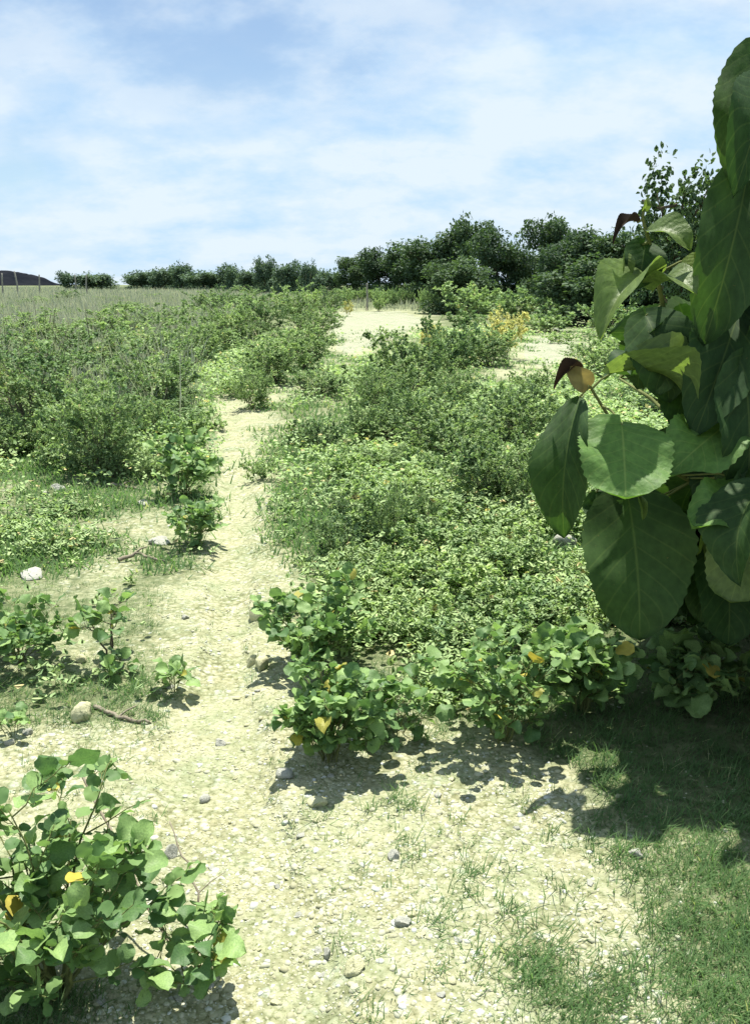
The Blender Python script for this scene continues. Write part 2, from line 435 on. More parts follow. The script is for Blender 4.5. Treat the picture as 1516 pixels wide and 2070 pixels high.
# ------------------------------------------------------------------ plant cover of the ground, also raised in the big shadow to darken it (surveyed on the ground plane from places in the photograph)
COV_Y = [575, 610, 640, 700, 760, 800, 860, 930, 1000, 1070, 1130, 1200, 1280, 1350, 1420, 1500, 1580, 1660, 1750, 1850, 1950, 2070]
COV_X = [0, 100, 200, 300, 400, 500, 600, 700, 800, 900, 1000, 1100, 1200, 1300, 1400, 1516]
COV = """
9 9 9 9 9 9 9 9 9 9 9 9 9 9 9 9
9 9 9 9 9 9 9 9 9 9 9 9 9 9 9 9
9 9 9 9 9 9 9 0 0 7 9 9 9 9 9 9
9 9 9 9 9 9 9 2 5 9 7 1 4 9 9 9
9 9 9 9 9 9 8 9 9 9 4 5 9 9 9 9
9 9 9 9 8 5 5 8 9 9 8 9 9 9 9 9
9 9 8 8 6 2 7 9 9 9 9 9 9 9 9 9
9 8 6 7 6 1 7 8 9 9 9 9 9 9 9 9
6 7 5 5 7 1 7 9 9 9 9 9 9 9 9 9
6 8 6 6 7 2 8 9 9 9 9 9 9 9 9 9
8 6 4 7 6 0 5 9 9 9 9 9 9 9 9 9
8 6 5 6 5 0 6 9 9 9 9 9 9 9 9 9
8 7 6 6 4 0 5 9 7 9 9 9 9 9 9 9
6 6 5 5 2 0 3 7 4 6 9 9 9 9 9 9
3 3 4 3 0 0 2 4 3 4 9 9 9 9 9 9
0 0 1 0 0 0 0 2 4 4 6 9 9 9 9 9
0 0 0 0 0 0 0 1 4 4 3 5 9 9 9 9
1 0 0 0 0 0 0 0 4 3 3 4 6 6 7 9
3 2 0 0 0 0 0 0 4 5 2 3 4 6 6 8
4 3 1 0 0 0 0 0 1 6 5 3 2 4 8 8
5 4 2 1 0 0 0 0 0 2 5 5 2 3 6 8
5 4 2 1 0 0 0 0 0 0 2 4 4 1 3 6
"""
COV = np.array([[int(c) for c in l.split()] for l in COV.strip().splitlines()], float) / 9
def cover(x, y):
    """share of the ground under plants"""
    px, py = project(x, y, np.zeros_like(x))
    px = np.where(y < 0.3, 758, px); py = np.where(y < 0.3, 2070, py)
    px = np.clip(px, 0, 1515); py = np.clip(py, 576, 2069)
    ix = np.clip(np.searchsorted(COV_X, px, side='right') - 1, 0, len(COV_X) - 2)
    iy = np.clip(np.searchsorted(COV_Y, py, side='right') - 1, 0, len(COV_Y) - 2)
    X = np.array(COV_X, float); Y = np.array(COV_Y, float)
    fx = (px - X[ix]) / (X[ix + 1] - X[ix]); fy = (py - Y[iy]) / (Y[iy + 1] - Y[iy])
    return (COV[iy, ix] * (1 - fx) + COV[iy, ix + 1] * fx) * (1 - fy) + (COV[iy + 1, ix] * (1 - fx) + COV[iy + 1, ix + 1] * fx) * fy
def patchy(x, y, amp=0.9):
    d = np.hypot(x, y)
    c = cover(x, y)
    return c + amp * 1.9 * (fbm(x * 2.1 + 5, y * 1.5 + 2, 4) - 0.5) * (1 - 0.75 * sstep(0.75, 1.0, c)) * (0.25 + 0.75 * sstep(0, 0.2, c))
PATH = [(560, 2300, 330), (540, 2070, 300), (500, 1850, 260), (470, 1680, 200), (420, 1550, 150), (430, 1450, 120), (455, 1350, 70), (465, 1250, 60), (465, 1150, 60), (480, 1060, 55), (478, 980, 50), (475, 900, 45), (462, 840, 35), (455, 800, 25)]
_pp = np.array([ground(a, b)[:2] for a, b, w in PATH])
_pw = np.array([0.88 * w * np.hypot(*ground(a, b)[:2]) / FPX * 1.05 for a, b, w in PATH])
def path_mask(x, y):
    best = np.full(np.shape(x), -9.0)
    for i in range(len(_pp) - 1):
        a, b = _pp[i], _pp[i + 1]
        ab = b - a
        t = np.clip(((x - a[0]) * ab[0] + (y - a[1]) * ab[1]) / (ab @ ab), 0, 1)
        dd = np.hypot(x - a[0] - t * ab[0], y - a[1] - t * ab[1])
        w = _pw[i] * (1 - t) + _pw[i + 1] * t
        best = np.maximum(best, 1 - dd / w)
    return best

def path_soft(x, y):
    return path_mask(x, y) + (fbm(x * 5 + 3, y * 5, 3) - 0.5) * 0.7
def gheight(x, y):
    return terrain(x, y) + (fbm(x * 7, y * 7, 3) - 0.5) * 0.025 * (np.hypot(x, y) < 30) - 0.03 * sstep(0.0, 0.5, path_soft(x, y))
# ------------------------------------------------------------------ ground: one sheet to the horizon, split into field, footpath and bare clearings
nr = 470
rad = np.concatenate([[0.35], np.geomspace(0.9, 6000, nr)])
fine = np.linspace(-62, 62, 321)
coarse = np.linspace(62, 298, 41)[1:-1]
ang = np.radians(np.concatenate([fine, coarse]))
RR, AA = np.meshgrid(rad, ang, indexing='ij')
gx = RR * np.sin(AA); gy = RR * np.cos(AA)
gz = gheight(gx, gy)
pm = path_soft(gx, gy)
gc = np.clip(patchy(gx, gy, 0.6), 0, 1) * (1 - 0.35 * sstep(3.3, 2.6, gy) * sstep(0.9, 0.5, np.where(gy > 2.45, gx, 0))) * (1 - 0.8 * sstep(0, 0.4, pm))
nA = len(ang)
ii, jj = np.meshgrid(np.arange(len(rad) - 1), np.arange(nA), indexing='ij')
j2 = (jj + 1) % nA
quads = np.stack([ii * nA + jj, (ii + 1) * nA + jj, (ii + 1) * nA + j2, ii * nA + j2], -1).reshape(-1, 4)[:, ::-1]
gv = np.stack([gx, gy, gz], -1).reshape(-1, 3)
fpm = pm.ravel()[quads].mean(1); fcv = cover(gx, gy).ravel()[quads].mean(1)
fy_ = gv[quads][:, :, 1].mean(1); fr_ = np.hypot(gv[quads][:, :, 0].mean(1), fy_)
px_, py_ = project(gv[:, 0], gv[:, 1], np.zeros(len(gv)))
fpx = px_[quads].mean(1)
is_path = fpm > 0.05
is_clear = (~is_path) & (fy_ > 13) & (fr_ < 80) & (fcv < 0.42) & (fpx > 640) & (fpx < 1250)
clear_l = is_clear & (fpx < 900); clear_r = is_clear & (fpx >= 900)
def sub_ground(name, sel, extra=None):
    q = quads[sel]
    fl = [q]
    idx = np.unique(q)
    if extra is not None: idx = np.unique(np.concatenate([idx, extra]))
    mp_ = np.full(len(gv), -1); mp_[idx] = np.arange(len(idx))
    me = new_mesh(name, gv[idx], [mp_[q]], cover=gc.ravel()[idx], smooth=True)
    if extra is not None: pass
    return tag(obj(name, me, M['sand'] if 'clearing' in name else M['ground']), kind='structure')
sub_ground('ground', ~(is_path | is_clear))
sub_ground('footpath', is_path)
if clear_l.any(): sub_ground('sandy_clearing', clear_l)
if clear_r.any(): sub_ground('sandy_clearing', clear_r)
mbg = MB()
a_ = np.linspace(0, 2 * math.pi, 24, endpoint=False)
# small disc that closes the sheet under the camera
under = new_mesh('ground_underfoot', np.concatenate([[[0, 0, -0.002]], np.stack([0.36 * np.sin(a_), 0.36 * np.cos(a_), np.full(24, -0.002)], -1)]),
                 [np.stack([np.zeros(24, int), (np.arange(24) + 1) % 24 + 1, np.arange(24) + 1], -1)], cover=np.zeros(25))
tag(obj('ground_underfoot', under, M['ground']), kind='structure')

# hill far left
hx = np.linspace(-1, 1, 70); hy = np.linspace(-1, 1, 40)
HX, HY = np.meshgrid(hx, hy, indexing='ij')
h_d = 1500.0
hill_px = HX * 150 + 30
prof = np.interp(hill_px, [-140, -60, -5, 8, 30, 48, 75, 90, 112, 125], [0, 12, 13, 16, 30, 29, 23, 20, 8, 0])
hz = prof / FPX * h_d * np.clip(1 - HY ** 2, 0, 1) ** 0.7 + (fbm(HX * 9, HY * 9, 4) - 0.5) * 5 * np.clip(1 - HY ** 2, 0, 1) * (prof > 1)
HV = np.stack([(hill_px - 758) / FPX * h_d, h_d + HY * 90, hz - 1.5], -1).reshape(-1, 3)
i, j = np.meshgrid(np.arange(69), np.arange(39), indexing='ij')
HF = np.stack([i * 40 + j, (i + 1) * 40 + j, (i + 1) * 40 + j + 1, i * 40 + j + 1], -1).reshape(-1, 4)
tag(obj('hill', new_mesh('hill', HV, HF, smooth=True), M['hill']), 'dark low hill on the horizon at the far left', 'hill', kind='structure')

# ------------------------------------------------------------------ plant generators
def skeleton(r, H=1.0, S=0.5, n_main=7, n_sub=7, n_twig=3, lean=0.0, base_r=0.03, sub_len=0.35, start=0.25, crown=None):
    """returns polylines [(pts, radii)] and leaf sites (pos, dir)"""
    lines, P, D = [], [], []
    for k in range(n_main):
        az = 2 * math.pi * (k + r.random()) / n_main
        sp = S * (0.25 + 0.75 * math.sqrt(r.random()))
        h = H * (0.6 + 0.4 * r.random()) * (1 - 0.35 * (sp / S) ** 2 * r.random())
        tip = np.array([math.cos(az) * sp, math.sin(az) * sp, h])
        b = np.array([math.cos(az), math.sin(az), 0]) * base_r * r.random()
        t = np.linspace(0, 1, 7)[:, None]
        c = b + np.array([math.cos(az) * sp * 0.25, math.sin(az) * sp * 0.25, h * 0.55])
        pts = (1 - t) ** 2 * b + 2 * t * (1 - t) * c + t ** 2 * tip
        pts[1:-1] += r.normal(0, 0.018 * H, (5, 3))
        lines.append((pts, np.linspace(0.012, 0.003, 7) * H))
        for s in range(n_sub):
            u = start + (1 - start) * (s + r.random()) / n_sub
            i0 = min(int(u * 6), 5); f = u * 6 - i0
            p0 = pts[i0] * (1 - f) + pts[i0 + 1] * f
            a2 = r.random() * 2 * math.pi
            dr = norm(np.array([math.cos(a2), math.sin(a2), 0.25 + 0.7 * r.random()]) + norm(np.array([p0[0], p0[1], 0]) + 1e-6) * 0.5)
            ln = sub_len * H * (0.5 + 0.7 * r.random()) * (1.15 - 0.5 * u)
            q = p0 + dr * ln * np.linspace(0, 1, 4)[:, None] + r.normal(0, 0.01 * H, (4, 3)) * np.array([0, .5, 1, 1])[:, None]
            lines.append((q, np.linspace(0.005, 0.0015, 4) * H))
            for tt in range(n_twig):
                v = 0.3 + 0.7 * r.random()
                j = min(int(v * 3), 2); g = v * 3 - j
                pb = q[j] * (1 - g) + q[j + 1] * g
                td = norm(dr + r.normal(0, 0.75, 3) + np.array([0, 0, 0.25]))
                tl = ln * (0.25 + 0.35 * r.random())
                pe = pb + td * tl
                lines.append((np.stack([pb, (pb + pe) / 2 + r.normal(0, 0.006 * H, 3), pe]), np.array([0.0028, 0.002, 0.001]) * H))
                P.append((pb, pe)); D.append(td)
            P.append((q[1], q[3])); D.append(dr)
        P.append((pts[4], pts[6])); D.append(norm(pts[6] - pts[4]))
    return lines, P, D
def leaf_sites(r, P, D, per, droop=0.15, spread=0.8, updamp=0.5):
    pos, td, nm = [], [], []
    for (a, b), d in zip(P, D):
        k = per
        u = r.random(k)[:, None]
        pos.append(a + (b - a) * u)
        t = d + r.normal(0, spread, (k, 3)); t[:, 2] -= droop
        td.append(norm(t))
        nm.append(norm(np.array([0, 0, 1.0]) + r.normal(0, updamp, (k, 3))))
    return np.concatenate(pos), np.concatenate(td), np.concatenate(nm)

def proto_bush(seed, H, S, leaf, per, tpl, leafmat, n_main=8, n_sub=7, n_twig=3, start=0.25, sub_len=0.35, stems=True, droop=0.15, dead=0, asp=1.0):
    r = np.random.default_rng(seed)
    lines, P, D = skeleton(r, H, S, n_main, n_sub, n_twig, start=start, sub_len=sub_len)
    lines = [(p, q * 0.6) for p, q in lines]
    pos, td, nm = leaf_sites(r, P, D, per, droop)
    mb = MB(); L = leaf * (0.6 + 0.7 * r.random(len(pos)))
    clump = (fbm(pos[:, 0] / H * 4 + 9 + seed, pos[:, 2] / H * 4 + pos[:, 1] / H * 3, 2))
    mb.scatter(tpl, pos, td, nm, L, L * asp, np.clip(0.5 * r.random(len(pos)) + 0.9 * (clump - 0.22), 0, 1))
    fol = mb.mesh('foliage'); fol.materials.append(M[leafmat])
    ms = MB()
    for pts, rr in lines: ms.tube(pts, rr, 4)
    for k in range(dead):
        az = r.random() * 6.28; h = H * (0.9 + 0.35 * r.random()); s = S * (0.3 + 0.7 * r.random())
        t = np.linspace(0, 1, 6)[:, None]
        ms.tube(np.array([0, 0, 0]) + np.array([math.cos(az) * s, math.sin(az) * s, h]) * t + r.normal(0, 0.012, (6, 3)), np.linspace(0.006, 0.0015, 6) * H, 4)
    stm = ms.mesh('stems'); stm.materials.append(M['shrubbark'])
    return fol, stm, float(np.percentile(pos[:, 2], 99)), float(np.percentile(np.hypot(pos[:, 0], pos[:, 1]), 97))
def place_bush(proto, x, y, H, Wd, label, cat='bush', group=None, name='bush', sink=0.03, rz=None, stem_name='stem'):
    fol, stm, ph, pr = proto
    z = float(terrain(np.array(x), np.array(y)))
    sz = H / ph; sx = Wd / 2 / pr
    e = empty(name, (x, y, z - sink), rng.random() * 6.28 if rz is None else rz, (sx, sx, sz))
    f = obj('foliage', fol, None, e); f['kind'] = 'stuff'
    s = obj(stem_name, stm, None, e); s['kind'] = 'stuff'
    tag(e, label, cat, group)
    return e
def bush_px(proto, xc, yb, yt, wpx, label, **kw):
    g = ground(xc, yb)
    H = at(xc, yt, g[1])[2] - g[2]
    Wd = wpx / FPX * math.hypot(g[1], CAM_Z) * 1.0
    return place_bush(proto, g[0], g[1], H, Wd, label, **kw)
def bush_d(proto, xc, d, yt, wpx, label, **kw):
    """bush whose foot is hidden: its distance is given"""
    p = at(xc, yt, d)
    z = float(terrain(np.array(p[0]), np.array(d)))
    return place_bush(proto, p[0], d, p[2] - z, wpx / FPX * d, label, **kw)

# ------------------------------------------------------------------ trees
def proto_tree(seed, H, S, leaf, nleaf, mat, trunk_h=0.3, n_limb=7, tpl=FAR, nclump=60, low=0.12, flat=0.75, sprigs=9):
    r = np.random.default_rng(seed)
    mt = MB()
    wob = r.normal(0, 0.02 * H, (8, 3)); wob[0] = 0; wob[:, 2] = 0
    t = np.linspace(0, 1, 8)[:, None]
    trunk = np.array([0, 0, H * 0.85]) * t + np.cumsum(wob, 0) * 0.6
    mt.tube(trunk, np.linspace(0.03, 0.006, 8) * H, 7)
    ml = MB(); cl_c, cl_r = [], []
    for k in range(n_limb):
        u = trunk_h + (0.95 - trunk_h) * k / n_limb
        i0 = min(int(u * 7), 6); p0 = trunk[i0] + (trunk[i0 + 1] - trunk[i0]) * (u * 7 - i0)
        az = k * 2.4 + r.random() * 1.2
        ln = S * (0.7 + 0.5 * r.random()) * (1.1 - 0.6 * u)
        tip = p0 + np.array([math.cos(az) * ln, math.sin(az) * ln, ln * (0.35 + 0.6 * r.random())])
        q = p0 + (tip - p0) * np.linspace(0, 1, 5)[:, None] + r.normal(0, 0.02 * H, (5, 3)) * np.array([0, 1, 1, 1, 0.5])[:, None]
        ml.tube(q, np.linspace(0.012, 0.003, 5) * H, 5)
        for m_ in range(max(2, nclump // n_limb)):
            v = 0.25 + 0.75 * r.random()
            c = p0 + (tip - p0) * v + r.normal(0, 0.13 * S, 3) + np.array([0, 0, 0.05 * H])
            c[2] = max(c[2], low * H)
            cl_c.append(c); cl_r.append(S * (0.14 + 0.17 * r.random()))
    for m_ in range(nclump // 2):
        az = r.random() * 6.28; s = S * math.sqrt(r.random()) * 0.9
        cl_c.append(np.array([math.cos(az) * s, math.sin(az) * s, H * (low + 0.25 * r.random())])); cl_r.append(S * (0.15 + 0.15 * r.random()))
    for m_ in range(sprigs):      # loose sprigs that break the outline
        az = r.random() * 6.28; s = S * r.random() * 0.75
        cl_c.append(np.array([math.cos(az) * s, math.sin(az) * s, H * (0.86 + 0.3 * r.random() - 0.25 * (s / S))])); cl_r.append(S * (0.05 + 0.07 * r.random()))
    cl_c = np.array(cl_c); cl_r = np.array(cl_r)
    idx = r.choice(len(cl_c), nleaf, p=cl_r ** 2 / np.sum(cl_r ** 2))
    dv = norm(r.normal(0, 1, (nleaf, 3)))
    rad_ = cl_r[idx] * (0.45 + 0.6 * r.random(nleaf) ** 0.6)
    dv[:, 2] = dv[:, 2] * flat
    pos = cl_c[idx] + dv * rad_[:, None]
    pos[:, 2] = np.maximum(pos[:, 2], 0.02 * H)
    td = norm(dv + r.normal(0, 0.7, (nleaf, 3)) - np.array([0, 0, 0.3]))
    nm = norm(dv * 0.8 + np.array([0, 0, 0.8]) + r.normal(0, 0.45, (nleaf, 3)))
    mb = MB(); L = leaf * (0.6 + 0.8 * r.random(nleaf))
    tone = np.random.default_rng(seed + 5).random(len(cl_c))
    mb.scatter(tpl, pos, td, nm, L, L * 1.15, np.clip(0.55 * tone[idx] + 0.45 * r.random(nleaf), 0, 1))
    fol = mb.mesh('crown'); fol.materials.append(M[mat])
    tm = mt.mesh('trunk'); tm.materials.append(M['bark'])
    lm = ml.mesh('limbs'); lm.materials.append(M['bark'])
    return fol, tm, lm, float(np.percentile(pos[:, 2], 99.7)), float(np.percentile(np.hypot(pos[:, 0], pos[:, 1]), 97))
def place_tree(proto, xc, d, yt, wpx, label, group, name='tree', rz=None, sink=0.05):
    fol, tm, lm, ph, pr = proto
    p = at(xc, yt, d)
    z = float(terrain(np.array(p[0]), np.array(d)))
    H = p[2] - z
    wpx = wpx * (1.2 if d > 20 else 1.0)
    e = empty(name, (p[0], d, z - sink), rng.random() * 6.28 if rz is None else rz, (wpx / FPX * d / 2 / pr,) * 2 + (H / ph,))
    c = obj('crown', fol, None, e); c['kind'] = 'stuff'
    obj('trunk', tm, None, e)
    l = obj('limbs', lm, None, e); l['kind'] = 'stuff'
    return tag(e, label, 'tree', group)
TREES = [proto_tree(100 + k, 6.0, 3.0, 0.25, 12000, 'tree', nclump=90 + 8 * k, n_limb=7 + k, low=0.04) for k in range(4)]
FART = [proto_tree(200 + k, 5.0, 3.4, 0.42, 4500, 'hazedtree', nclump=80, n_limb=6 + k, low=0.0) for k in range(3)]
GT = 'trees on the right skyline'
for k, (xc, d, yt, w, lab) in enumerate([
    (715, 92, 518, 75, 'small rounded tree at the left end of the right-hand wood'),
    (765, 88, 503, 85, 'dark tree second from the left end of the right-hand wood'),
    (822, 84, 484, 105, 'leafy tree with a ragged crown left of the tallest tree'),
    (878, 78, 474, 120, 'broad dark tree directly left of the tallest wood crown'),
    (945, 76, 443, 100, 'tree with a feathery top sprig rising above the wood'),
    (1005, 70, 466, 100, 'pale green tree right of the feathery-topped tree'),
    (925, 55, 520, 120, 'lower bushy tree standing in front of the feathery-topped tree'),
    (1060, 72, 496, 90, 'tree in the dip of the skyline between two taller crowns'),
    (1112, 66, 440, 100, 'tall tree with a pointed top right of the skyline dip'),
    (1165, 62, 468, 120, 'tree with a flat layered crown right of the pointed tree'),
    (1225, 60, 462, 130, 'tree partly hidden behind the near leaf with a dark curled tip'),
    (1300, 58, 452, 150, 'wide tree hidden mostly behind the big near leaves'),
    (1210, 40, 520, 190, 'low dark spreading tree beside the right sandy patch'),
    (1420, 55, 440, 170, 'tree at the right edge behind the big near leaves'),
    ]):
    place_tree(TREES[k % 4], xc, d, yt, w, lab, GT)
GF = 'distant trees along the left horizon'
for k, (xc, d, yt, w, lab) in enumerate([
    (140, 210, 549, 40, 'small far tree right of the dark hill'),
    (190, 215, 552, 70, 'low far tree clump left of the gap in the horizon trees'),
    (285, 205, 548, 60, 'far tree just right of the gap in the horizon trees'),
    (325, 200, 540, 60, 'far rounded tree left of the middle of the far tree row'),
    (365, 195, 532, 45, 'far tree with a small top in the far tree row'),
    (412, 190, 548, 80, 'wide low far tree in the middle of the far tree row'),
    (465, 185, 533, 50, 'far tree right of the wide low one in the row'),
    (510, 170, 545, 60, 'far tree left of the row\'s highest crown'),
    (535, 165, 520, 40, 'highest crown of the far tree row'),
    (582, 160, 528, 55, 'far tree right of the row\'s highest crown'),
    (627, 150, 530, 36, 'narrow dark tree at the right end of the far row'),
    (668, 120, 545, 62, 'bushy tree between the far row and the right-hand wood'),
    ]):
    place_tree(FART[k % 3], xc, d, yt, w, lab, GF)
# nearer slender tree whose crown shows over the big leaves
SPARSE = proto_tree(321, 3.2, 0.95, 0.085, 2600, 'tree', trunk_h=0.45, n_limb=9, tpl=MID, nclump=46, low=0.45, flat=0.9, sprigs=0)
place_tree(SPARSE, 1375, 12.0, 305, 180, 'slender small tree with an open crown behind the big leaves', None)

# ------------------------------------------------------------------ bushes
FINE = [proto_bush(11 + k, 1.3, 0.62, 0.045, 22, FAR, 'bush', 12, 8, 3, start=0.12, dead=2, asp=1.15, sub_len=0.38) for k in range(3)]
TALL = [proto_bush(31 + k, 1.4, 0.5, 0.04, 20, FAR, 'bush', 13, 8, 3, start=0.2, sub_len=0.32, dead=7) for k in range(2)]
DENSE = [proto_bush(51 + k, 1.0, 0.8, 0.055, 10, MID, 'bush', 10, 7, 3, start=0.12, sub_len=0.45, asp=1.1) for k in range(3)]
HERB = [proto_bush(71 + k, 0.4, 0.33, 0.036, 7, MID, 'herb', 8, 5, 2, start=0.15, sub_len=0.5, asp=1.25) for k in range(3)]
YEL = proto_bush(91, 1.0, 0.6, 0.075, 5, MID, 'bushyel', 8, 7, 3, start=0.3, sub_len=0.42)
FARB = [proto_bush(95 + k, 2.0, 1.7, 0.17, 9, FAR, 'bush', 9, 7, 3, start=0.1, sub_len=0.4, asp=1.2) for k in range(2)]
GL = 'tall thin-twigged shrubs on the left'
for k, (xc, yb, yt, w, lab) in enumerate([
    (75, 900, 690, 260, 'tall open shrub with long bare twigs at the left edge'),
    (200, 960, 760, 230, 'leafy shrub with slender stems above the stick on the left'),
    (330, 850, 690, 200, 'dark dense shrub left of where the footpath fades'),
    (20, 800, 665, 190, 'grey-green shrub cut by the left edge under the hill'),
    (180, 790, 660, 230, 'twiggy shrub in the middle of the left thicket'),
    (290, 760, 640, 190, 'shrub behind the dark one at the left of the footpath'),
    (400, 740, 640, 140, 'shrub left of the grassy gap beyond the footpath'),
    (90, 720, 625, 170, 'low shrub in the pale grass below the hill'),
    (240, 700, 615, 150, 'dark shrub standing alone in the pale grass'),
    (340, 690, 612, 130, 'shrub beside the pale grass tuft left of centre'),
    ]):
    bush_px(TALL[k % 2] if k in (0, 3, 4, 7) else FINE[k % 3], xc, yb, yt, w, lab, name='shrub', cat='shrub', group=GL)
GM = 'bushes beyond the footpath'
for k, (xc, yb, yt, w, lab) in enumerate([
    (512, 825, 735, 90, 'small dark bush at the end of the footpath'),
    (560, 775, 670, 170, 'broad bush right behind the small one at the path end'),
    (615, 745, 655, 130, 'bush beside the left side of the sandy clearing'),
    (640, 690, 615, 110, 'bush at the far left corner of the sandy clearing'),
    (606, 665, 573, 115, 'dark round bush below the narrow far tree'),
    (470, 700, 600, 130, 'bush in the middle of the far thicket'),
    (530, 680, 595, 120, 'bush left of the dark round bush'),
    (425, 655, 580, 100, 'far bush above the grassy gap'),
    (500, 640, 578, 90, 'far bush under the highest far crown'),
    (660, 640, 580, 70, 'bush above the yellow-tipped plant by the clearing'),
    ]):
    bush_px(FINE[k % 3], xc, yb, yt, w, lab, group=GM)
GR = 'bushes around the sandy clearings'
for k, (xc, yb, yt, w, p, lab) in enumerate([
    (830, 805, 672, 190, DENSE[0], 'dense rounded bush with dark hollow between the two clearings'),
    (915, 765, 645, 150, DENSE[1], 'bush behind the dense rounded one'),
    (985, 740, 655, 150, FINE[1], 'grey-green bush in front of the yellow-leaved one'),
    (1022, 726, 628, 90, YEL, 'bush with bright yellow leaves beside the right sandy patch'),
    (872, 715, 655, 50, YEL, 'small yellowing bush behind the dense rounded bush'),
    (703, 640, 608, 24, YEL, 'tiny yellow-topped plant at the corner of the clearing'),
    (785, 690, 660, 55, HERB[0], 'small green plant standing in the sandy clearing'),
    (1130, 695, 672, 60, HERB[1], 'low green plant standing in the right sandy patch'),
    (1215, 760, 670, 160, FINE[0], 'pale bush below the low dark tree'),
    (1330, 800, 660, 200, FINE[2], 'bush seen in gaps between the big leaves'),
    ]):
    bush_px(p, xc, yb, yt, w, lab, group=GR)
GU = 'undergrowth bushes in front of the wood'
for k, (xc, d, yt, w, lab) in enumerate([
    (1040, 42, 585, 150, 'light green bush in front of the wood above the yellow bush'),
    (960, 48, 575, 140, 'bush at the foot of the feathery-topped tree'),
    (1130, 40, 590, 130, 'light bush left of the low dark spreading tree'),
    (900, 55, 585, 90, 'bush where the grassy rise meets the wood'),
    (1110, 33, 628, 150, 'low bush just behind the right sandy patch'),
    (1240, 30, 610, 150, 'bush in front of the low dark tree'),
    (940, 34, 628, 110, 'bush between the yellow bush and the sandy clearing'),
    (850, 80, 566, 60, 'small bush at the far edge of the grassy rise'),
    ]):
    bush_d(FARB[k % 2], xc, d, yt, w, lab, group=GU)
GH = 'leafy herbs right of the footpath'
for k, (xc, yb, yt, w, p, lab) in enumerate([
    (980, 1015, 850, 250, DENSE[2], 'wide dark bush mass left of the drooping near leaf'),
    (900, 930, 800, 220, DENSE[1], 'light green bush below the dense rounded bush'),
    (1050, 900, 770, 200, DENSE[0], 'bush under the withered leaf tip'),
    (1075, 1040, 900, 150, DENSE[1], 'bush with a dark hollow under the drooping near leaf'),
    (740, 1095, 960, 190, HERB[0], 'tall weed clump right of the footpath'),
    (690, 985, 900, 150, HERB[1], 'low weed clump beyond the tall weed clump'),
    (860, 1130, 1020, 200, HERB[2], 'bright weed clump below the wide dark bush'),
    (1010, 1150, 1050, 200, HERB[0], 'yellow-green weed clump beside the pale stone'),
    (930, 1220, 1110, 220, HERB[1], 'broad-leaved weed patch in the middle of the right side'),
    (1080, 1260, 1150, 220, HERB[2], 'weed patch left of the big dark hanging leaf'),
    (860, 1300, 1190, 170, HERB[0], 'weed patch right of the leafy shrub on the path'),
    (1000, 1330, 1210, 220, HERB[1], 'weed patch above the dark leafy shrub'),
    (1150, 1370, 1240, 160, HERB[2], 'weed patch below the big dark hanging leaf'),
    (800, 1200, 1110, 150, HERB[1], 'weed patch above the leafy shrub on the path'),
    (525, 970, 912, 75, HERB[2], 'small dark plant on the right rim of the footpath'),
    (600, 900, 850, 90, HERB[0], 'low plant between the footpath and its side branch'),
    (430, 868, 842, 70, HERB[1], 'low plant on the left rim of the footpath far up'),
    (130, 1040, 1000, 140, HERB[2], 'low plant behind the flat stone on the left'),
    (470, 800, 760, 70, HERB[1], 'low plant where the footpath fades into grass'),
    ]):
    bush_px(p, xc, yb, yt, w, lab, group=GH, name='weed' if p in HERB else 'bush', cat='weed' if p in HERB else 'bush')

r_ = np.random.default_rng(77)
for k in range(70):
    yb = 830 + 500 * r_.random() ** 1.2; xc = 570 + (680 + 0.1 * yb) * r_.random()
    if xc < 640 and yb < 1050 and r_.random() < 0.6: continue
    hh = (26 + 40 * r_.random()) * (0.6 + (yb - 800) / 700)
    bush_px(HERB[k % 3], xc, yb, yb - hh, 60 + 90 * r_.random(), 'low leafy weed clump crowded among others right of the footpath', group='weed clumps crowded right of the footpath', name='weed', cat='weed')
for k in range(26):
    yb = 800 + 330 * r_.random() ** 1.2; xc = 640 + 480 * r_.random()
    hh = (60 + 70 * r_.random()) * (0.7 + (yb - 800) / 700)
    bush_px((DENSE + DENSE[:2] + FINE[:1])[k % 6], xc, yb, yb - hh, 80 + 90 * r_.random(), 'small rounded bush rising among the weeds right of the footpath', group='small bushes among the weeds', name='bush', cat='bush')
for k in range(60):
    yb = 612 + 270 * r_.random() ** 1.7; xc = -20 + 560 * r_.random()
    if xc > 380 and yb > 740: continue
    hh = (14 + 18 * r_.random()) + (yb - 620) * 0.30 * (0.5 + 0.8 * r_.random())
    bush_px((FINE + TALL)[k % 5], xc, yb, yb - hh, 50 + (yb - 600) * (0.3 + 0.3 * r_.random()), 'light thin-leaved shrub merging with others in the left thicket', group='merging shrubs of the left thicket', name='shrub', cat='shrub')
for k in range(30):
    yb = 820 + 150 * r_.random(); xc = -10 + 400 * r_.random()
    bush_px((FINE + HERB)[k % 6], xc, yb, yb - 35 - 70 * r_.random(), 70 + 90 * r_.random(), 'low shrub filling the front skirt of the left thicket', group='low shrubs along the front of the left thicket', name='shrub', cat='shrub')
for k in range(16):
    bush_d(FARB[k % 2], 690 + 210 * r_.random(), 58 + 26 * r_.random(), 581 + 10 * r_.random(), 22 + 30 * r_.random(), 'low green clump on the grassy rise behind the sandy clearing', group='low clumps on the grassy rise')
for k in range(22):
    xc = 125 + 560 * r_.random()
    if 215 < xc < 262: continue
    place_tree(FART[k % 3], xc, 215 + 40 * r_.random(), 553 + 7 * r_.random(), 45 + 40 * r_.random(), 'small distant tree merged into the band on the left horizon', 'merged distant trees on the left horizon')

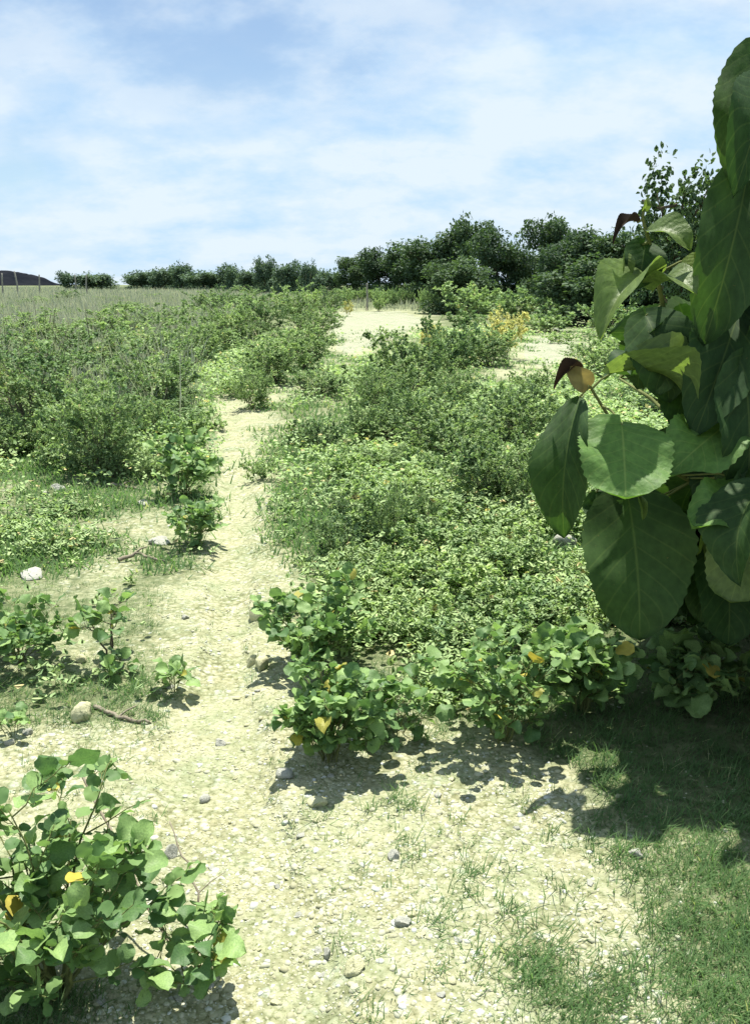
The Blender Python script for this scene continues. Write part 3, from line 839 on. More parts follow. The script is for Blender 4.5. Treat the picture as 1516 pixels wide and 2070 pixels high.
# ------------------------------------------------------------------ near shrubs: every leaf an object
def leaf_mesh(tpl, name, mat):
    me = new_mesh(name, tpl[0], tpl[1], tpl[2], smooth=True)
    me.materials.append(mat)
    return me
NEAR_ME = [leaf_mesh(t, 'leaf', M['near']) for t in NEAR]
NEAR_YE = leaf_mesh(NEAR[3], 'leaf', M['yellow'])
def leaf_matrix(p, tdir, nrm, L, Wd):
    y = norm(np.asarray(tdir)); x = norm(np.cross(y, nrm)); z = np.cross(x, y)
    m = Matrix.Identity(4)
    for i in range(3):
        m[i][0] = x[i] * Wd; m[i][1] = y[i] * L; m[i][2] = z[i] * L; m[i][3] = p[i]
    return m
def leafy_shrub(name, label, cat, base, H, S, leaf, nleaf, seed, n_main=8, n_sub=4, yellow=0, start=0.2, updamp=0.45, group=None, stemmat='greenstem', thick=1.0, sub_len=0.4, extra=0):
    r = np.random.default_rng(seed)
    e = tag(empty(name, base), label, cat, group)
    lines, P, D = skeleton(r, H, S, n_main, n_sub, 1, start=start, sub_len=sub_len)
    per = max(1, int(nleaf * 1.25 / len(P)) + 1)
    pos, td, nm = leaf_sites(r, P, D, per, 0.1, 0.8, updamp)
    sel = r.permutation(len(pos))[:nleaf]
    # higher leaves face the light, petioles carry the blade away from the twig
    ms = MB()
    for pts, rr in lines: ms.tube(pts, np.maximum(rr * thick, 0.0012), 5)
    for q, i in enumerate(sel):
        L = leaf * (0.38 + 0.75 * r.random())
        pb = pos[i] + td[i] * L * 0.45
        if pb[2] < 0.015: pb[2] = 0.015 + 0.02 * r.random()
        ms.tube(np.stack([pos[i], (pos[i] + pb) / 2 - np.array([0, 0, 0.004]), pb]), 0.0012, 3)
        me = NEAR_YE if q < yellow else NEAR_ME[r.integers(6)]
        o = bpy.data.objects.new('leaf', me); COL.objects.link(o)
        o.parent = e; o.matrix_basis = leaf_matrix(pb, td[i] * np.array([1, 1, 0.55]), nm[i], L, L * (0.85 + 0.25 * r.random()))
        if q < yellow: o['label'] = 'yellow leaf'
    if extra:
        mx = MB(); pos2, td2, nm2 = leaf_sites(r, P, D, extra // len(P) + 1, 0.1, 0.9, updamp)
        L2 = leaf * (0.3 + 0.35 * r.random(len(pos2))); pos2 = pos2 + td2 * L2[:, None] * 0.3
        pos2[:, 2] = np.maximum(pos2[:, 2], 0.01)
        mx.scatter(NEAR[3], pos2, td2 * np.array([1, 1, .55]), nm2, L2, L2 * 0.95)
        f = mx.build('foliage', M['nearmix'], e, smooth=True); f['kind'] = 'stuff'
    s = ms.build('stem', M[stemmat], e); s['kind'] = 'stuff'
    return e
def shrub_px(name, label, xc, yb, yt, wpx, leafpx, n, seed, cat='shrub', **kw):
    g = ground(xc, yb)
    H = (at(xc, yt, g[1])[2] - g[2]) * 0.95
    sc = math.hypot(g[1], CAM_Z) / FPX
    return leafy_shrub(name, label, cat, tuple(g), H, wpx * sc / 2 * 0.8, leafpx * sc, n, seed, **kw)
shrub_px('leafy_shrub', 'broad-leaved shrub with two yellow leaves in the lower left corner', 120, 2010, 1610, 480, 52, 250, 1, yellow=4, n_main=14, extra=420, n_sub=4, start=0.12)
shrub_px('leafy_shrub', 'low leafy shoot with bare twigs at the right foot of the corner shrub', 400, 1985, 1850, 210, 46, 70, 2, n_main=6, n_sub=3, start=0.1)
shrub_px('leafy_shrub', 'nearer leafy shrub in mid picture with a dark shadow at its foot', 665, 1535, 1340, 240, 31, 300, 3, yellow=1, n_main=13, extra=500)
shrub_px('leafy_shrub', 'leafy shrub just beyond the nearer mid-picture one', 640, 1345, 1180, 270, 26, 300, 4, n_main=14, extra=500)
shrub_px('leafy_shrub', 'round-leaved shrub with yellow leaves left of the big shadow', 1020, 1500, 1270, 270, 29, 300, 5, yellow=4, n_main=12, extra=400)
shrub_px('leafy_shrub', 'round-leaved shrub half inside the big shadow', 1175, 1440, 1262, 190, 36, 220, 6, yellow=3, n_main=10, extra=200)
shrub_px('leafy_shrub', 'leafy shrub deep in the big shadow under the large leaves', 1395, 1425, 1290, 260, 44, 220, 7, yellow=1, n_main=9)
shrub_px('leafy_shrub', 'dark leafy shrub at the left edge above the gravel', 40, 1335, 1220, 250, 24, 200, 8, n_main=12, extra=150)
shrub_px('sapling', 'thin two-stemmed sapling with few leaves on the gravel', 228, 1335, 1190, 130, 28, 42, 9, cat='sapling', n_main=3, n_sub=3, start=0.45, yellow=2, stemmat='bark', thick=1.4, sub_len=0.3)
shrub_px('leafy_shrub', 'tiny leafy plant in front of the thin sapling', 238, 1372, 1330, 70, 26, 26, 10, n_main=5, n_sub=2)
shrub_px('leafy_shrub', 'curled dark weed on the left rim of the path', 355, 1398, 1345, 70, 28, 34, 11, n_main=6, n_sub=2)
shrub_px('leafy_shrub', 'dark-leaved shrub on the left rim of the path beyond the white stone', 375, 1005, 890, 130, 20, 240, 12, n_main=9)
shrub_px('leafy_shrub', 'shrub right behind the white stone beside the path', 398, 1105, 1005, 140, 17, 250, 13, n_main=10)
shrub_px('leafy_shrub', 'tiny leafy plant at the left edge between gravel and corner shrub', 25, 1490, 1440, 80, 24, 24, 14, n_main=5, n_sub=2)
shrub_px('leafy_shrub', 'sparse leafy plant leaning over gravel right of the mid shrubs', 800, 1480, 1370, 170, 34, 70, 15, n_main=7, n_sub=3)

# ------------------------------------------------------------------ the big-leaved shrub on the right
BIG_ME = {}
def big_me(key, tpl, mat):
    if (key, mat) not in BIG_ME: BIG_ME[(key, mat)] = leaf_mesh(tpl, 'leaf', M[mat])
    return BIG_ME[(key, mat)]
BK = 1.2
foot = np.array([1.5, 3.35, 0.0]); foot[2] = float(terrain(np.array(1.5), np.array(3.35)))
broot = tag(empty('large_leaved_shrub', tuple(foot)), 'tall shrub with very large drooping leaves filling the right edge', 'shrub')
TPL = {'a': BIG[0], 'b': BIG[1], 'c': BIG[2], 'd': BIG[3], 'w': BIGW, 'l': BIGL}
twigs = MB()
branches = [
    [foot, foot + [0.0, 0, 0.7], foot + [-0.03, -0.02, 1.4], foot + [0.06, 0.02, 1.9], foot + [0.14, 0, 2.2]],
    [foot + [0, 0, 0.55], at(1500, 1030, 2.75 * BK), at(1385, 967, 2.6 * BK), at(1345, 945, 2.57 * BK), at(1240, 858, 2.55 * BK), at(1196, 788, 2.52 * BK), at(1186, 765, 2.5 * BK)],
    [foot + [0, 0, 0.95], at(1470, 800, 2.8 * BK), at(1345, 650, 2.65 * BK), at(1328, 560, 2.6 * BK), at(1312, 490, 2.58 * BK), at(1298, 440, 2.57 * BK), at(1304, 405, 2.56 * BK)],
    [foot + [-0.03, -0.02, 1.4], at(1530, 500, 2.7 * BK), at(1480, 300, 2.6 * BK), at(1512, 120, 2.6 * BK)],
]
branches += [
    [foot + [0, 0, 0.5], foot + [-0.15, 0.35, 0.85], foot + [-0.3, 0.75, 1.05], foot + [-0.35, 1.1, 1.1]],
    [foot + [0, 0, 0.8], foot + [0.1, 0.4, 1.1], foot + [0.15, 0.8, 1.35], foot + [0.2, 1.2, 1.4]],
]
brad = [np.linspace(0.028, 0.012, 5), np.linspace(0.011, 0.0035, 7), np.linspace(0.011, 0.004, 7), np.linspace(0.011, 0.005, 4), np.linspace(0.012, 0.005, 4), np.linspace(0.012, 0.005, 4)]
for b, rr in zip(branches, brad): twigs.tube(np.array(b) - foot, rr, 7)
bpts = []
for b in branches:
    b = np.array(b)
    for i in range(len(b) - 1):
        for u in np.linspace(0, 1, 12): bpts.append(b[i] * (1 - u) + b[i + 1] * u)
bpts = np.array(bpts)
def big_leaf(p0, p1, wd, nrm, key, mat='big', label=None, pet=True):
    L = float(np.linalg.norm(p1 - p0))
    o = bpy.data.objects.new('leaf', big_me(key, TPL[key], mat)); COL.objects.link(o)
    o.parent = broot; o.matrix_basis = leaf_matrix(p0 - foot, p1 - p0, nrm, L, wd)
    if label: o['label'] = label
    if pet:
        nb = bpts[np.argmin(np.linalg.norm(bpts - p0, axis=1))]
        mid = (nb + p0) / 2 + np.array([0, 0, 0.25 * np.linalg.norm(nb - p0)]) * 0.3
        twigs.tube(np.stack([nb, mid, p0]) - foot, [0.0045, 0.0038, 0.003], 5)
TOCAM = np.array([0, -1.0, 0.0]); UP = np.array([0, 0, 1.0]); RT = np.array([1.0, 0, 0])
HAND = [  # base px, dist, tip px, dist, width px, normal, mesh, material
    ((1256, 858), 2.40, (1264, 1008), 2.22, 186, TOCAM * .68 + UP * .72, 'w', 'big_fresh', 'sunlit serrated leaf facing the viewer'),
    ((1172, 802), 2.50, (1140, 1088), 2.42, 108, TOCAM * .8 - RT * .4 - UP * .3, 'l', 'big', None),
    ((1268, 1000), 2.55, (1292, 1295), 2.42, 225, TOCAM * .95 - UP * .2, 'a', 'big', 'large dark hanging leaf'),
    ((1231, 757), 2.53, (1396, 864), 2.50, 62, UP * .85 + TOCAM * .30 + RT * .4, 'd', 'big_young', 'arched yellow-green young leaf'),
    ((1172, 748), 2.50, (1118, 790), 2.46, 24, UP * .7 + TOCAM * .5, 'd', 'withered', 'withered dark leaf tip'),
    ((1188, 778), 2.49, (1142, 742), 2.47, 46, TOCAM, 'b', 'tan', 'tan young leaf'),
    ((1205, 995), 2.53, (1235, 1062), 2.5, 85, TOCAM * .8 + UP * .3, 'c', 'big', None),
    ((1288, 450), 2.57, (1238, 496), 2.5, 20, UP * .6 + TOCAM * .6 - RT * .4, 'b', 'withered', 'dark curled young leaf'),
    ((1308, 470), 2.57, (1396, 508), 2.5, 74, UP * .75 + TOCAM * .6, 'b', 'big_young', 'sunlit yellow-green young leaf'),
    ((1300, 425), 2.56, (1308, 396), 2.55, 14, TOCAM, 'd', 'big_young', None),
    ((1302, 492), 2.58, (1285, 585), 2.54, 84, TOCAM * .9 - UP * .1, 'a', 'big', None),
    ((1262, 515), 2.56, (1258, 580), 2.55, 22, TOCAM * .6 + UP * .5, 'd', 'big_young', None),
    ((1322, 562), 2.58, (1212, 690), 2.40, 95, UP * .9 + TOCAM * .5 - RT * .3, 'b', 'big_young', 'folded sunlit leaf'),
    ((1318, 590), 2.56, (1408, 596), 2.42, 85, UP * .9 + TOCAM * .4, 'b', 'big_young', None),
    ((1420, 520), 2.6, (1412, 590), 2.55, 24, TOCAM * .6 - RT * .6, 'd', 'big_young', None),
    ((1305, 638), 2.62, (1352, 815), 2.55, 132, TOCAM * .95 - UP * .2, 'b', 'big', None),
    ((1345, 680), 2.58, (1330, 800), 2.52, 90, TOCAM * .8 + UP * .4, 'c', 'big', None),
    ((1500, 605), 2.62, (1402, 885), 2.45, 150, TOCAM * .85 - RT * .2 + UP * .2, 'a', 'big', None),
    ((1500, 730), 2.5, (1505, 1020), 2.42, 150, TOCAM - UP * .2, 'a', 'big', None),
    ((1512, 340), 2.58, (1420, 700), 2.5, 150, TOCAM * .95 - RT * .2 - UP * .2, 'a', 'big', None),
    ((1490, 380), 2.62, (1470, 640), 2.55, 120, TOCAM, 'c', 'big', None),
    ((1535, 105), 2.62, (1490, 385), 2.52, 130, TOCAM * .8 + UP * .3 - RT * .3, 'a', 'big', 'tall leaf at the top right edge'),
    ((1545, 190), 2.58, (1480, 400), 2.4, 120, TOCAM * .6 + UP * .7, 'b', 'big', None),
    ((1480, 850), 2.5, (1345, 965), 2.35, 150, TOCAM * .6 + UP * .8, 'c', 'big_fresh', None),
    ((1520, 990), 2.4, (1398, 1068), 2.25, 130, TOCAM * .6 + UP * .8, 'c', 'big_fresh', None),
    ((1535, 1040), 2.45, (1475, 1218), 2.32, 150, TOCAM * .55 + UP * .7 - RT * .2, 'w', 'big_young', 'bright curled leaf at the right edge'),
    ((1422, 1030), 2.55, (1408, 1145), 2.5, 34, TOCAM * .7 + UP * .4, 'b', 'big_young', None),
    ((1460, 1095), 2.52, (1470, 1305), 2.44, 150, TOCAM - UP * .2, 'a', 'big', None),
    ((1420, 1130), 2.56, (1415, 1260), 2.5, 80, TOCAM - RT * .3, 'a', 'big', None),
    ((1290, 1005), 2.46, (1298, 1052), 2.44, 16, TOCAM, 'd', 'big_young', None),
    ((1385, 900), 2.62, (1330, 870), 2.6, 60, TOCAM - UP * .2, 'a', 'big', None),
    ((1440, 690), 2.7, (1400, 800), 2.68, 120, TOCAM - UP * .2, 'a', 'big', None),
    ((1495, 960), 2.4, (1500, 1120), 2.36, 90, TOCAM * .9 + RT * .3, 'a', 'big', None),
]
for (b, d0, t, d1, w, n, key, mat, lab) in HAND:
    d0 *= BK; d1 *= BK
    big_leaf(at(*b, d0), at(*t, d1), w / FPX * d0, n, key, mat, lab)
r_ = np.random.default_rng(44)
for k in range(230):     # the rest of the crown, mostly right of the frame and above
    az = r_.random() * 2 * math.pi
    rr_ = 0.10 + 0.80 * math.sqrt(r_.random())
    zc = 0.40 + 1.75 * r_.random()
    rr_ *= 1.0 - 0.45 * max(0, (zc - 1.5) / 0.9)
    p0 = foot + np.array([0.12 + math.cos(az) * rr_, 0.05 + math.sin(az) * rr_, zc])
    px, py = project(p0[0], p0[1], p0[2])
    if zc > 1.3:
        if px < 1560: p0[0] += (1560 - px + 150 * r_.random()) / FPX * p0[1]
    elif px < 1455 and zc > 0.65 and not (px > 1300 and 560 < py < 1150 and p0[1] > 3.15): p0[0] += 0.22 + 0.2 * r_.random()
    out = np.array([math.cos(az), math.sin(az), 0])
    td = norm(out * (0.4 + 0.6 * r_.random()) + np.array([0, 0, -0.9]) + r_.normal(0, 0.3, 3))
    L = 0.30 + 0.18 * r_.random()
    tx, ty = project(*(p0 + td * L))
    if (tx < 1560 and ty > 1270) or tx < 1435 or p0[1] - 0.3 * p0[2] < 2.45: continue
    big_leaf(p0, p0 + td * L, L * (0.62 + 0.15 * r_.random()), norm(out + UP * 0.5 + r_.normal(0, .3, 3)), 'abc'[r_.integers(3)])
for k in range(420):      # inner leaves behind the front ones, added level to thicken the ground shadow
    pxx, pyy, dd = 1255 + 270 * r_.random(), 640 + 560 * r_.random(), 3.1 + 0.85 * r_.random()
    if pxx < 1412 and not (1222 < pxx < 1378 and 1035 < pyy < 1180) and not (1292 < pxx < 1372 and 672 < pyy < 740): continue
    p0 = at(pxx, pyy, dd)
    td = norm(np.array([0, 0, -0.7]) + r_.normal(0, 0.55, 3)); L = 0.24 + 0.12 * r_.random()
    tx, ty = project(*(p0 + td * L))
    if ty > 1265 or tx < 1215 or (tx < 1400 and not (1030 < ty < 1250 or 660 < ty < 800)): continue
    big_leaf(p0, p0 + td * L, L * 0.8, norm(UP + r_.normal(0, .45, 3)), 'abc'[r_.integers(3)])
for k in range(230):      # back of the crown, leaves added to shade the shrubs below
    if r_.random() < 0.6: p0 = at(1295 + 260 * r_.random(), 650 + 430 * r_.random(), 3.6 + 1.0 * r_.random())
    else: p0 = foot + np.array([0.15 + 0.7 * r_.random(), 0.1 + 1.2 * r_.random(), 0.6 + 1.0 * r_.random()])
    td = norm(np.array([0, 0, -0.6]) + r_.normal(0, 0.55, 3)); L = 0.26 + 0.14 * r_.random()
    tx, ty = project(*(p0 + td * L)); bx, by = project(*p0)
    if ty > 1200 or tx < 1290 or (tx < 1410 and not (1040 < ty or 670 < ty < 790)) or (bx < 1410 and not (1040 < by or 670 < by < 790)): continue
    big_leaf(p0, p0 + td * L, L * 0.8, norm(UP + r_.normal(0, .4, 3)), 'abc'[r_.integers(3)])
bw = twigs.build('branch', M['greenstem'], broot, smooth=True); bw['kind'] = 'stuff'

# ------------------------------------------------------------------ ground cover herbs (a mass nobody could count)
def sample_ground(n, d0, d1, xspan=0.5, power=1.0):
    """points on the ground, thinner with distance"""
    u = rng.random(n)
    if power == 1.0: d = d0 * (d1 / d0) ** u
    else:
        p = 1 - power; d = (d0 ** p + u * (d1 ** p - d0 ** p)) ** (1 / p)
    a = (rng.random(n) * 2 - 1) * xspan
    return d * a, d
CLEAR = np.array([ground(a, b)[:2] for a, b in ((325, 1100), (65, 1170), (65, 1150), (120, 992), (170, 1455), (57, 1485), (376, 1252), (1140, 1112), (245, 990), (285, 1140), (250, 1455))])
def off_stones(x, y, rad=0.2):
    ok = np.ones(len(x), bool)
    for a, b in CLEAR: ok &= np.hypot(x - a, (y - b + 0.06) * 0.6) > rad * (0.5 + 0.08 * b)
    return ok
gcov = MB()
x, y = sample_ground(46000, 2.2, 34, 0.52, 1.25)
c = patchy(x, y, 0.8); pmk = path_mask(x, y)
px, py = project(x, y, np.zeros_like(x))
strip = 1 - 0.7 * sstep(760, 620, px) * sstep(500, 560, px) * sstep(1160, 1080, py)
leftmid = (1 - 0.85 * sstep(520, 420, px) * sstep(1100, 1180, py)) * (1 - 0.5 * sstep(520, 420, px) * sstep(900, 960, py))
gaps = sstep(0.36, 0.56, fbm(x * 3.1 + 70, y * 2.2 + 11, 3))
keep = (rng.random(len(x)) < sstep(0.4, 0.95, c) * strip * leftmid * 0.85 * (0.05 + 0.95 * gaps)) & (pmk < 0.1) & off_stones(x, y)
x, y = x[keep], y[keep]
near_right = (y < 3.2) | ((x > 0.42) & (y < 4.1))
k2 = ~near_right
x, y = x[k2], y[k2]
n = len(x); z = terrain(x, y)
tall = (0.05 + 0.13 * rng.random(n) ** 1.5) * (1 + 0.03 * y) * (0.35 + 1.5 * fbm(x * 1.6, y * 1.2, 2) ** 1.5)
per = 9
P = np.repeat(np.stack([x, y, z], -1), per, 0)
h = np.repeat(tall, per) * (0.25 + 0.75 * rng.random(n * per))
sp_ = np.repeat(tall, per) * 0.75
off = rng.normal(0, 1, (n * per, 2)) * sp_[:, None] * 0.7
P[:, :2] += off; P[:, 2] += h
td = np.concatenate([off + rng.normal(0, 0.05, off.shape), rng.normal(0.0, 0.03, (n * per, 1))], 1)
nm = norm(np.array([0, 0, 1.0]) + rng.normal(0, 0.45, (n * per, 3)))
L = (0.016 + 0.018 * rng.random(n * per)) * (1 + 0.07 * P[:, 1])
tone = np.clip(np.repeat(0.25 + 0.5 * rng.random(n), per) * 0.6 + 0.4 * rng.random(n * per) + 0.35 * (fbm(P[:, 0] * 0.9, P[:, 1] * 0.6, 3) - 0.5), 0, 0.94)
tone = np.where(rng.random(n * per) < 0.03, 0.99, tone)
nearq = P[:, 1] < 7.0
gcov.scatter(MID, P[nearq], td[nearq], nm[nearq], L[nearq], L[nearq] * 1.3, tone[nearq])
gcov.scatter(FAR, P[~nearq], td[~nearq], nm[~nearq], L[~nearq], L[~nearq] * 1.45, tone[~nearq])
tag(gcov.build('ground_cover', M['herb']), 'low leafy ground cover over the stony field', 'ground cover', kind='stuff')

# ------------------------------------------------------------------ grass
def grass_obj(name, label, x, y, hh, ww, mat, blades, spread, lean=0.5, zfac=1.0):
    n = len(x)
    P = np.repeat(np.stack([x, y, gheight(x, y) - 0.006], -1), blades, 0)
    H = np.repeat(hh, blades) * (0.5 + 0.7 * rng.random(n * blades))
    o = rng.normal(0, 1, (n * blades, 2)) * np.repeat(spread, blades)[:, None]
    P[:, :2] += o
    az = rng.random(n * blades) * 6.283
    ln = lean * (0.2 + rng.random(n * blades))
    td = norm(np.stack([np.cos(az) * ln, np.sin(az) * ln, np.ones(n * blades)], -1))
    nm = norm(np.stack([np.cos(az + .4), np.sin(az + .4), np.full(n * blades, -0.2)], -1))
    mb = MB()
    tone = np.clip(np.repeat(rng.random(n), blades) * 0.5 + 0.5 * rng.random(n * blades), 0, 1)
    mb.scatter(BLADE, P, td, nm, H, np.repeat(ww, blades), tone)
    return tag(mb.build(name, M[mat]), label, 'grass', kind='stuff')
x, y = sample_ground(44000, 1.35, 8.5, 0.56, 1.3)
c = patchy(x, y, 0.8) + 0.9 * (fbm(x * 5.5 + 1, y * 4.5 + 8, 3) - 0.5) - 0.12 * sstep(0.0, 0.5, x) + 0.10 * sstep(3.0, 3.8, y)
keep = (rng.random(len(x)) < np.maximum(sstep(0.40, 0.80, c) * (0.4 + 0.4 * sstep(3.0, 4.0, y)), 0.05)) & (path_soft(x, y) < 0.25)
x, y = x[keep], y[keep]
grass_obj('grass', 'short tufted grass on the gravel at the lower right', x, y, 0.016 + 0.034 * rng.random(len(x)), 0.0026 + 0 * x, 'grass', 8, 0.016 + 0 * x, 1.1)
x, y = sample_ground(5200, 1.35, 3.6, 0.56, 1.2)
c = patchy(x, y, 0.9) + 0.8 * (fbm(x * 6.5 + 21, y * 5.5 + 3, 3) - 0.5) + 0.05
keep = (rng.random(len(x)) < np.maximum(sstep(0.30, 0.75, c), 0.02)) & (path_soft(x, y) < 0.2)
x, y = x[keep], y[keep]
grass_obj('grass', 'longer grass tufts standing in the gravel at the lower right', x, y, 0.03 + 0.06 * rng.random(len(x)) ** 1.5, 0.003 + 0 * x, 'grass', 14, 0.02 + 0 * x, 1.2)
x, y = sample_ground(22000, 5.0, 34, 0.5, 1.15)
keep = (rng.random(len(x)) < sstep(0.3, 0.85, patchy(x, y, 1.0))) & (path_mask(x, y) < 0.1)
x, y = x[keep], y[keep]
grass_obj('grass', 'rough grass between the bushes further off', x, y, (0.04 + 0.07 * rng.random(len(x))), 0.004 + 0.0012 * y, 'grass', 6, 0.05 + 0.004 * y, 0.9)
x, y = sample_ground(43000, 10, 420, 0.46, 1.0)
px, py = project(x, y, np.zeros_like(x))
leftw = np.where(px < 480, 1.0, np.where(px < 700, 0.45, 0.55)) * np.where((px > 480) & (y < 60), 0.0, 1) * np.where(y < 24, np.where(px < 380, 0.14, 0.0), 1)
keep = (rng.random(len(x)) < leftw * sstep(0.45, 0.9, patchy(x, y, 0.7)))
x, y = x[keep], y[keep]
hgt = np.where(x / y < -0.14, 0.55 + 0.45 * rng.random(len(x)), 0.35 + 0.3 * rng.random(len(x))) * (0.7 + 0.6 * fbm(x * 0.2, y * 0.2, 2))
grass_obj('tall_grass', 'tall pale grass covering the far field', x, y, hgt, 0.006 + 0.0008 * y, 'tallgrass', 6, 0.12 + 0.006 * y, 0.35)

# ------------------------------------------------------------------ gravel, stones, sticks, posts
def rock_tpl(seed, sub=1, cuts=6, dmin=0.24):
    import bmesh
    bm = bmesh.new(); bmesh.ops.create_icosphere(bm, subdivisions=sub, radius=0.5)
    r = np.random.default_rng(seed)
    v = np.array([p.co[:] for p in bm.verts]); f = np.array([[q.index for q in p.verts] for p in bm.faces]); bm.free()
    for _ in range(cuts):     # chip flat faces off
        n_ = norm(r.normal(0, 1, 3)); d_ = dmin + 0.15 * r.random()
        s = v @ n_; v = v - np.maximum(s - d_, 0)[:, None] * n_
    v = v + r.normal(0, 0.02, v.shape)
    return v, f, np.zeros((len(v), 2))
PEB = [(v * np.array([1, 1, 0.7]), f, u) for v, f, u in (rock_tpl(k, 1, 5, 0.2) for k in range(5))]
mbp = MB()
x, y = sample_ground(78000, 1.35, 9.0, 0.55, 1.6)
c = patchy(x, y, 0.7)
stony = fbm(x * 1.5 + 50, y * 1.5, 3)
keep = rng.random(len(x)) < (0.05 + 0.95 * (1 - sstep(0.15, 0.6, c))) * (0.25 + 1.1 * sstep(0.35, 0.65, stony))
x, y = x[keep], y[keep]; n = len(x)
s = 0.004 + 0.012 * rng.random(n) ** 2 + 0.022 * rng.random(n) ** 11
which = rng.integers(0, 5, n)
for k in range(5):
    q = which == k
    m_ = q.sum()
    az = rng.random(m_) * 6.283
    P = np.stack([x[q], y[q], gheight(x[q], y[q]) - s[q] * 0.08], -1)
    mbp.scatter(PEB[k], P, np.stack([np.cos(az), np.sin(az), rng.normal(0, .15, m_)], -1), norm(np.array([0, 0, 1.]) + rng.normal(0, .25, (m_, 3))), s[q], s[q] * (0.6 + .6 * rng.random(m_)))
tag(mbp.build('gravel', M['gravel']), 'pale loose gravel over the footpath', 'gravel', kind='stuff')

ROCKS = [rock_tpl(40 + k, 3) for k in range(6)]
ROCK_ME = {}
def rock(px, py, wpx, hpx, mat, label, k, name='stone', group=None):
    g = ground(px, py); sc = math.hypot(g[1], CAM_Z) / FPX
    key = (k % 6, mat)
    if key not in ROCK_ME:
        v, f, uv = ROCKS[k % 6]; ROCK_ME[key] = new_mesh('stone', v, f, smooth=False); ROCK_ME[key].materials.append(M[mat])
    o = obj(name, ROCK_ME[key])
    w = wpx * sc * 1.15; h = hpx * sc * 1.5
    o.location = (g[0], g[1], float(gheight(np.array(g[0]), np.array(g[1]))) + h * 0.12); o.rotation_euler = (0.1, -0.12, k * 1.3); o.scale = (w, w * 0.75, h)
    return tag(o, label, 'stone', group)
for k, a in enumerate([
    (325, 1098, 48, 16, 'stone', 'white flat-topped stone beside the path below the shrub'),
    (65, 1165, 64, 15, 'stone', 'large flat pale stone in the grass at the left'),
    (120, 990, 34, 13, 'stone', 'pale stone below the left shrubs'),
    (170, 1450, 44, 36, 'stoney', 'ochre rounded stone beside the lying stick'),
    (57, 1482, 24, 15, 'stone', 'bluish white stone at the left below the ochre stone'),
    (20, 1507, 18, 12, 'stone', 'small white stone at the left edge'),
    (376, 1250, 18, 10, 'stone', 'small white stone on the left rim of the path'),
    (1140, 1108, 50, 32, 'stone', 'whitish stone in the weeds under the drooping leaf'),
    (345, 1722, 28, 24, 'stone', 'pale stone at the left of the near path'),
    (575, 1568, 36, 16, 'stone', 'flat white stone in front of the nearer mid shrub'),
    (717, 1958, 44, 26, 'stoney', 'round ochre stone set in the near path'),
    (660, 1918, 18, 20, 'stone', 'small white stone on the near path left of the ochre one'),
    (510, 1338, 24, 22, 'stoney', 'ochre stone at the right rim of the path'),
    (530, 1350, 40, 26, 'stoney', 'wider ochre stone beside the ochre stone at the path rim'),
    (520, 1245, 40, 34, 'stoney', 'ochre block where the mid shrub meets the path'),
    (412, 1600, 24, 14, 'stone', 'pale stone on the path above the corner shrub'),
    (446, 1487, 26, 12, 'stone', 'flat pale stone on the path between the shrubs and stick'),
    (815, 1870, 30, 16, 'stone', 'pale stone in the gravel left of the grass patches'),
    (795, 1735, 26, 18, 'stone', 'pale stone right of the near path by the grass'),
    (640, 1630, 40, 14, 'stoney', 'flat stone flush with the path'),
    (300, 1790, 30, 22, 'stoney', 'ochre stone at the upper right of the corner shrub'),
    (165, 1340, 24, 16, 'stoney', 'ochre stone left of the thin sapling'),
    (1285, 1730, 34, 18, 'stone', 'pale stone in the grass below the big shadow'),
    (95, 1000, 18, 9, 'stone', 'small stone left of the pale one under the shrubs'),
    (290, 1020, 26, 12, 'stone', 'pale stone right of the short pale stick'),
    (595, 880, 16, 10, 'stone', 'small pale stone right of the path far up'),
    (1130, 668, 20, 6, 'stone', 'white stone on the far edge of the right sandy patch'),
    ]): rock(*a, k)
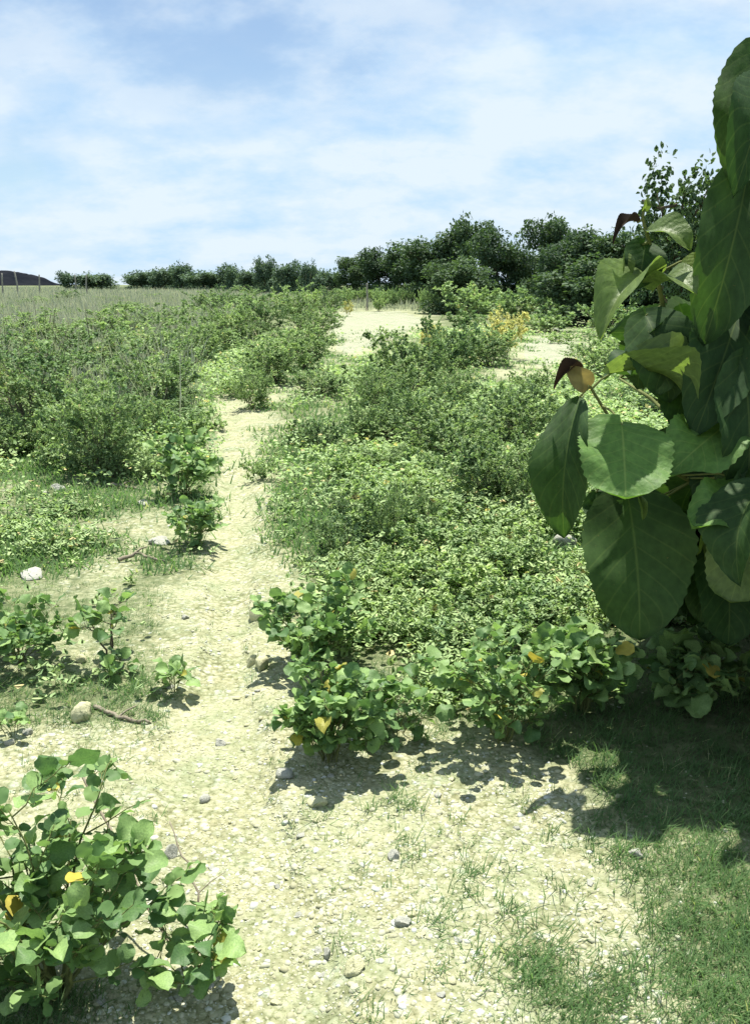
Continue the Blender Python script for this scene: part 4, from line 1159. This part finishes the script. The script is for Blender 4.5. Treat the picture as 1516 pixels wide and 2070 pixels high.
# medium stones that nothing tells apart
r_ = np.random.default_rng(12)
for k in range(60):
    for _ in range(40):
        pxx, pyy = 20 + 1300 * r_.random(), 1360 + 690 * r_.random()
        g = ground(pxx, pyy)
        if patchy(g[0], g[1], .7) < 0.35: break
    o = rock(pxx, pyy, 9 + 12 * r_.random(), 3.5 + 4 * r_.random(), 'stone' if r_.random() < .45 else 'stoney', 'loose fist-sized or smaller stone lying on the gravel', k, group='loose stones on the gravel')
def stick(pts, rad, label, mat='twig'):
    P = np.array([[*ground(a, b)[:2], float(gheight(*[np.array(q) for q in ground(a, b)[:2]])) + h - 0.012] for a, b, h in pts])
    t = np.linspace(0, len(P) - 1, 12); 
    Q = np.stack([np.interp(t, np.arange(len(P)), P[:, k]) for k in range(3)], -1)
    Q[1:-1] += np.random.default_rng(len(label)).normal(0, 0.004, (10, 3))
    mb = MB(); base = Q[0].copy()
    mb.tube(Q - base, np.linspace(rad, rad * 0.5, 12), 7)
    q = Q[5]; mb.tube(np.stack([q, q + [0.03, 0.02, 0.02], q + [0.06, 0.05, 0.025]]) - base, [rad * .5, rad * .4, rad * .25], 5)
    o = mb.build('stick', M[mat], smooth=True); o.location = base
    tag(o, label, 'stick')
stick([(192, 1432, .02), (245, 1455, .02), (305, 1462, .015)], 0.010, 'crooked dry stick lying right of the ochre stone')
stick([(240, 1138, .03), (280, 1130, .05), (335, 1138, .02)], 0.013, 'dark curved stick below the white stone')
stick([(218, 984, .03), (250, 986, .03), (282, 990, .02)], 0.016, 'pale short stick under the left shrubs')
stick([(180, 1750, .30), (255, 1850, .20), (355, 1960, .05)], 0.004, 'thin dry stick leaning across the corner shrub')
stick([(400, 1905, .02), (402, 1850, .12), (350, 1780, .2)], 0.0035, 'thin bent bare twig at the right of the corner shrub')
def post(px, d, yt, label, lean):
    p = at(px, yt, d); z = float(terrain(np.array(p[0]), np.array(d)))
    H = p[2] - z; mb = MB(); rr = 0.06 * d / 100 + 0.03
    t = np.linspace(0, 1, 6)[:, None]
    mb.tube(np.array([lean * H, 0, H + 0.2]) * t + np.random.default_rng(int(px)).normal(0, .02, (6, 3)) - [0, 0, .2], np.linspace(rr * 1.15, rr * 0.8, 6), 7)
    o = mb.build('fence_post', M['post']); o.location = (p[0], d, z)
    tag(o, label, 'post', 'weathered fence posts in the far field')
post(2, 110, 553, 'pale post at the left edge before the dark hill', 0.05)
post(37, 100, 549, 'tall leaning pale post in front of the dark hill', -0.12)
post(78, 105, 556, 'pale post before the right slope of the dark hill', 0.03)
post(152, 110, 556, 'pale post before the small far tree right of the hill', 0.0)
post(173, 112, 556, 'pale post before the low far tree clump', 0.03)
post(742, 62, 574, 'pale post standing on the grassy rise before the wood', 0.0)
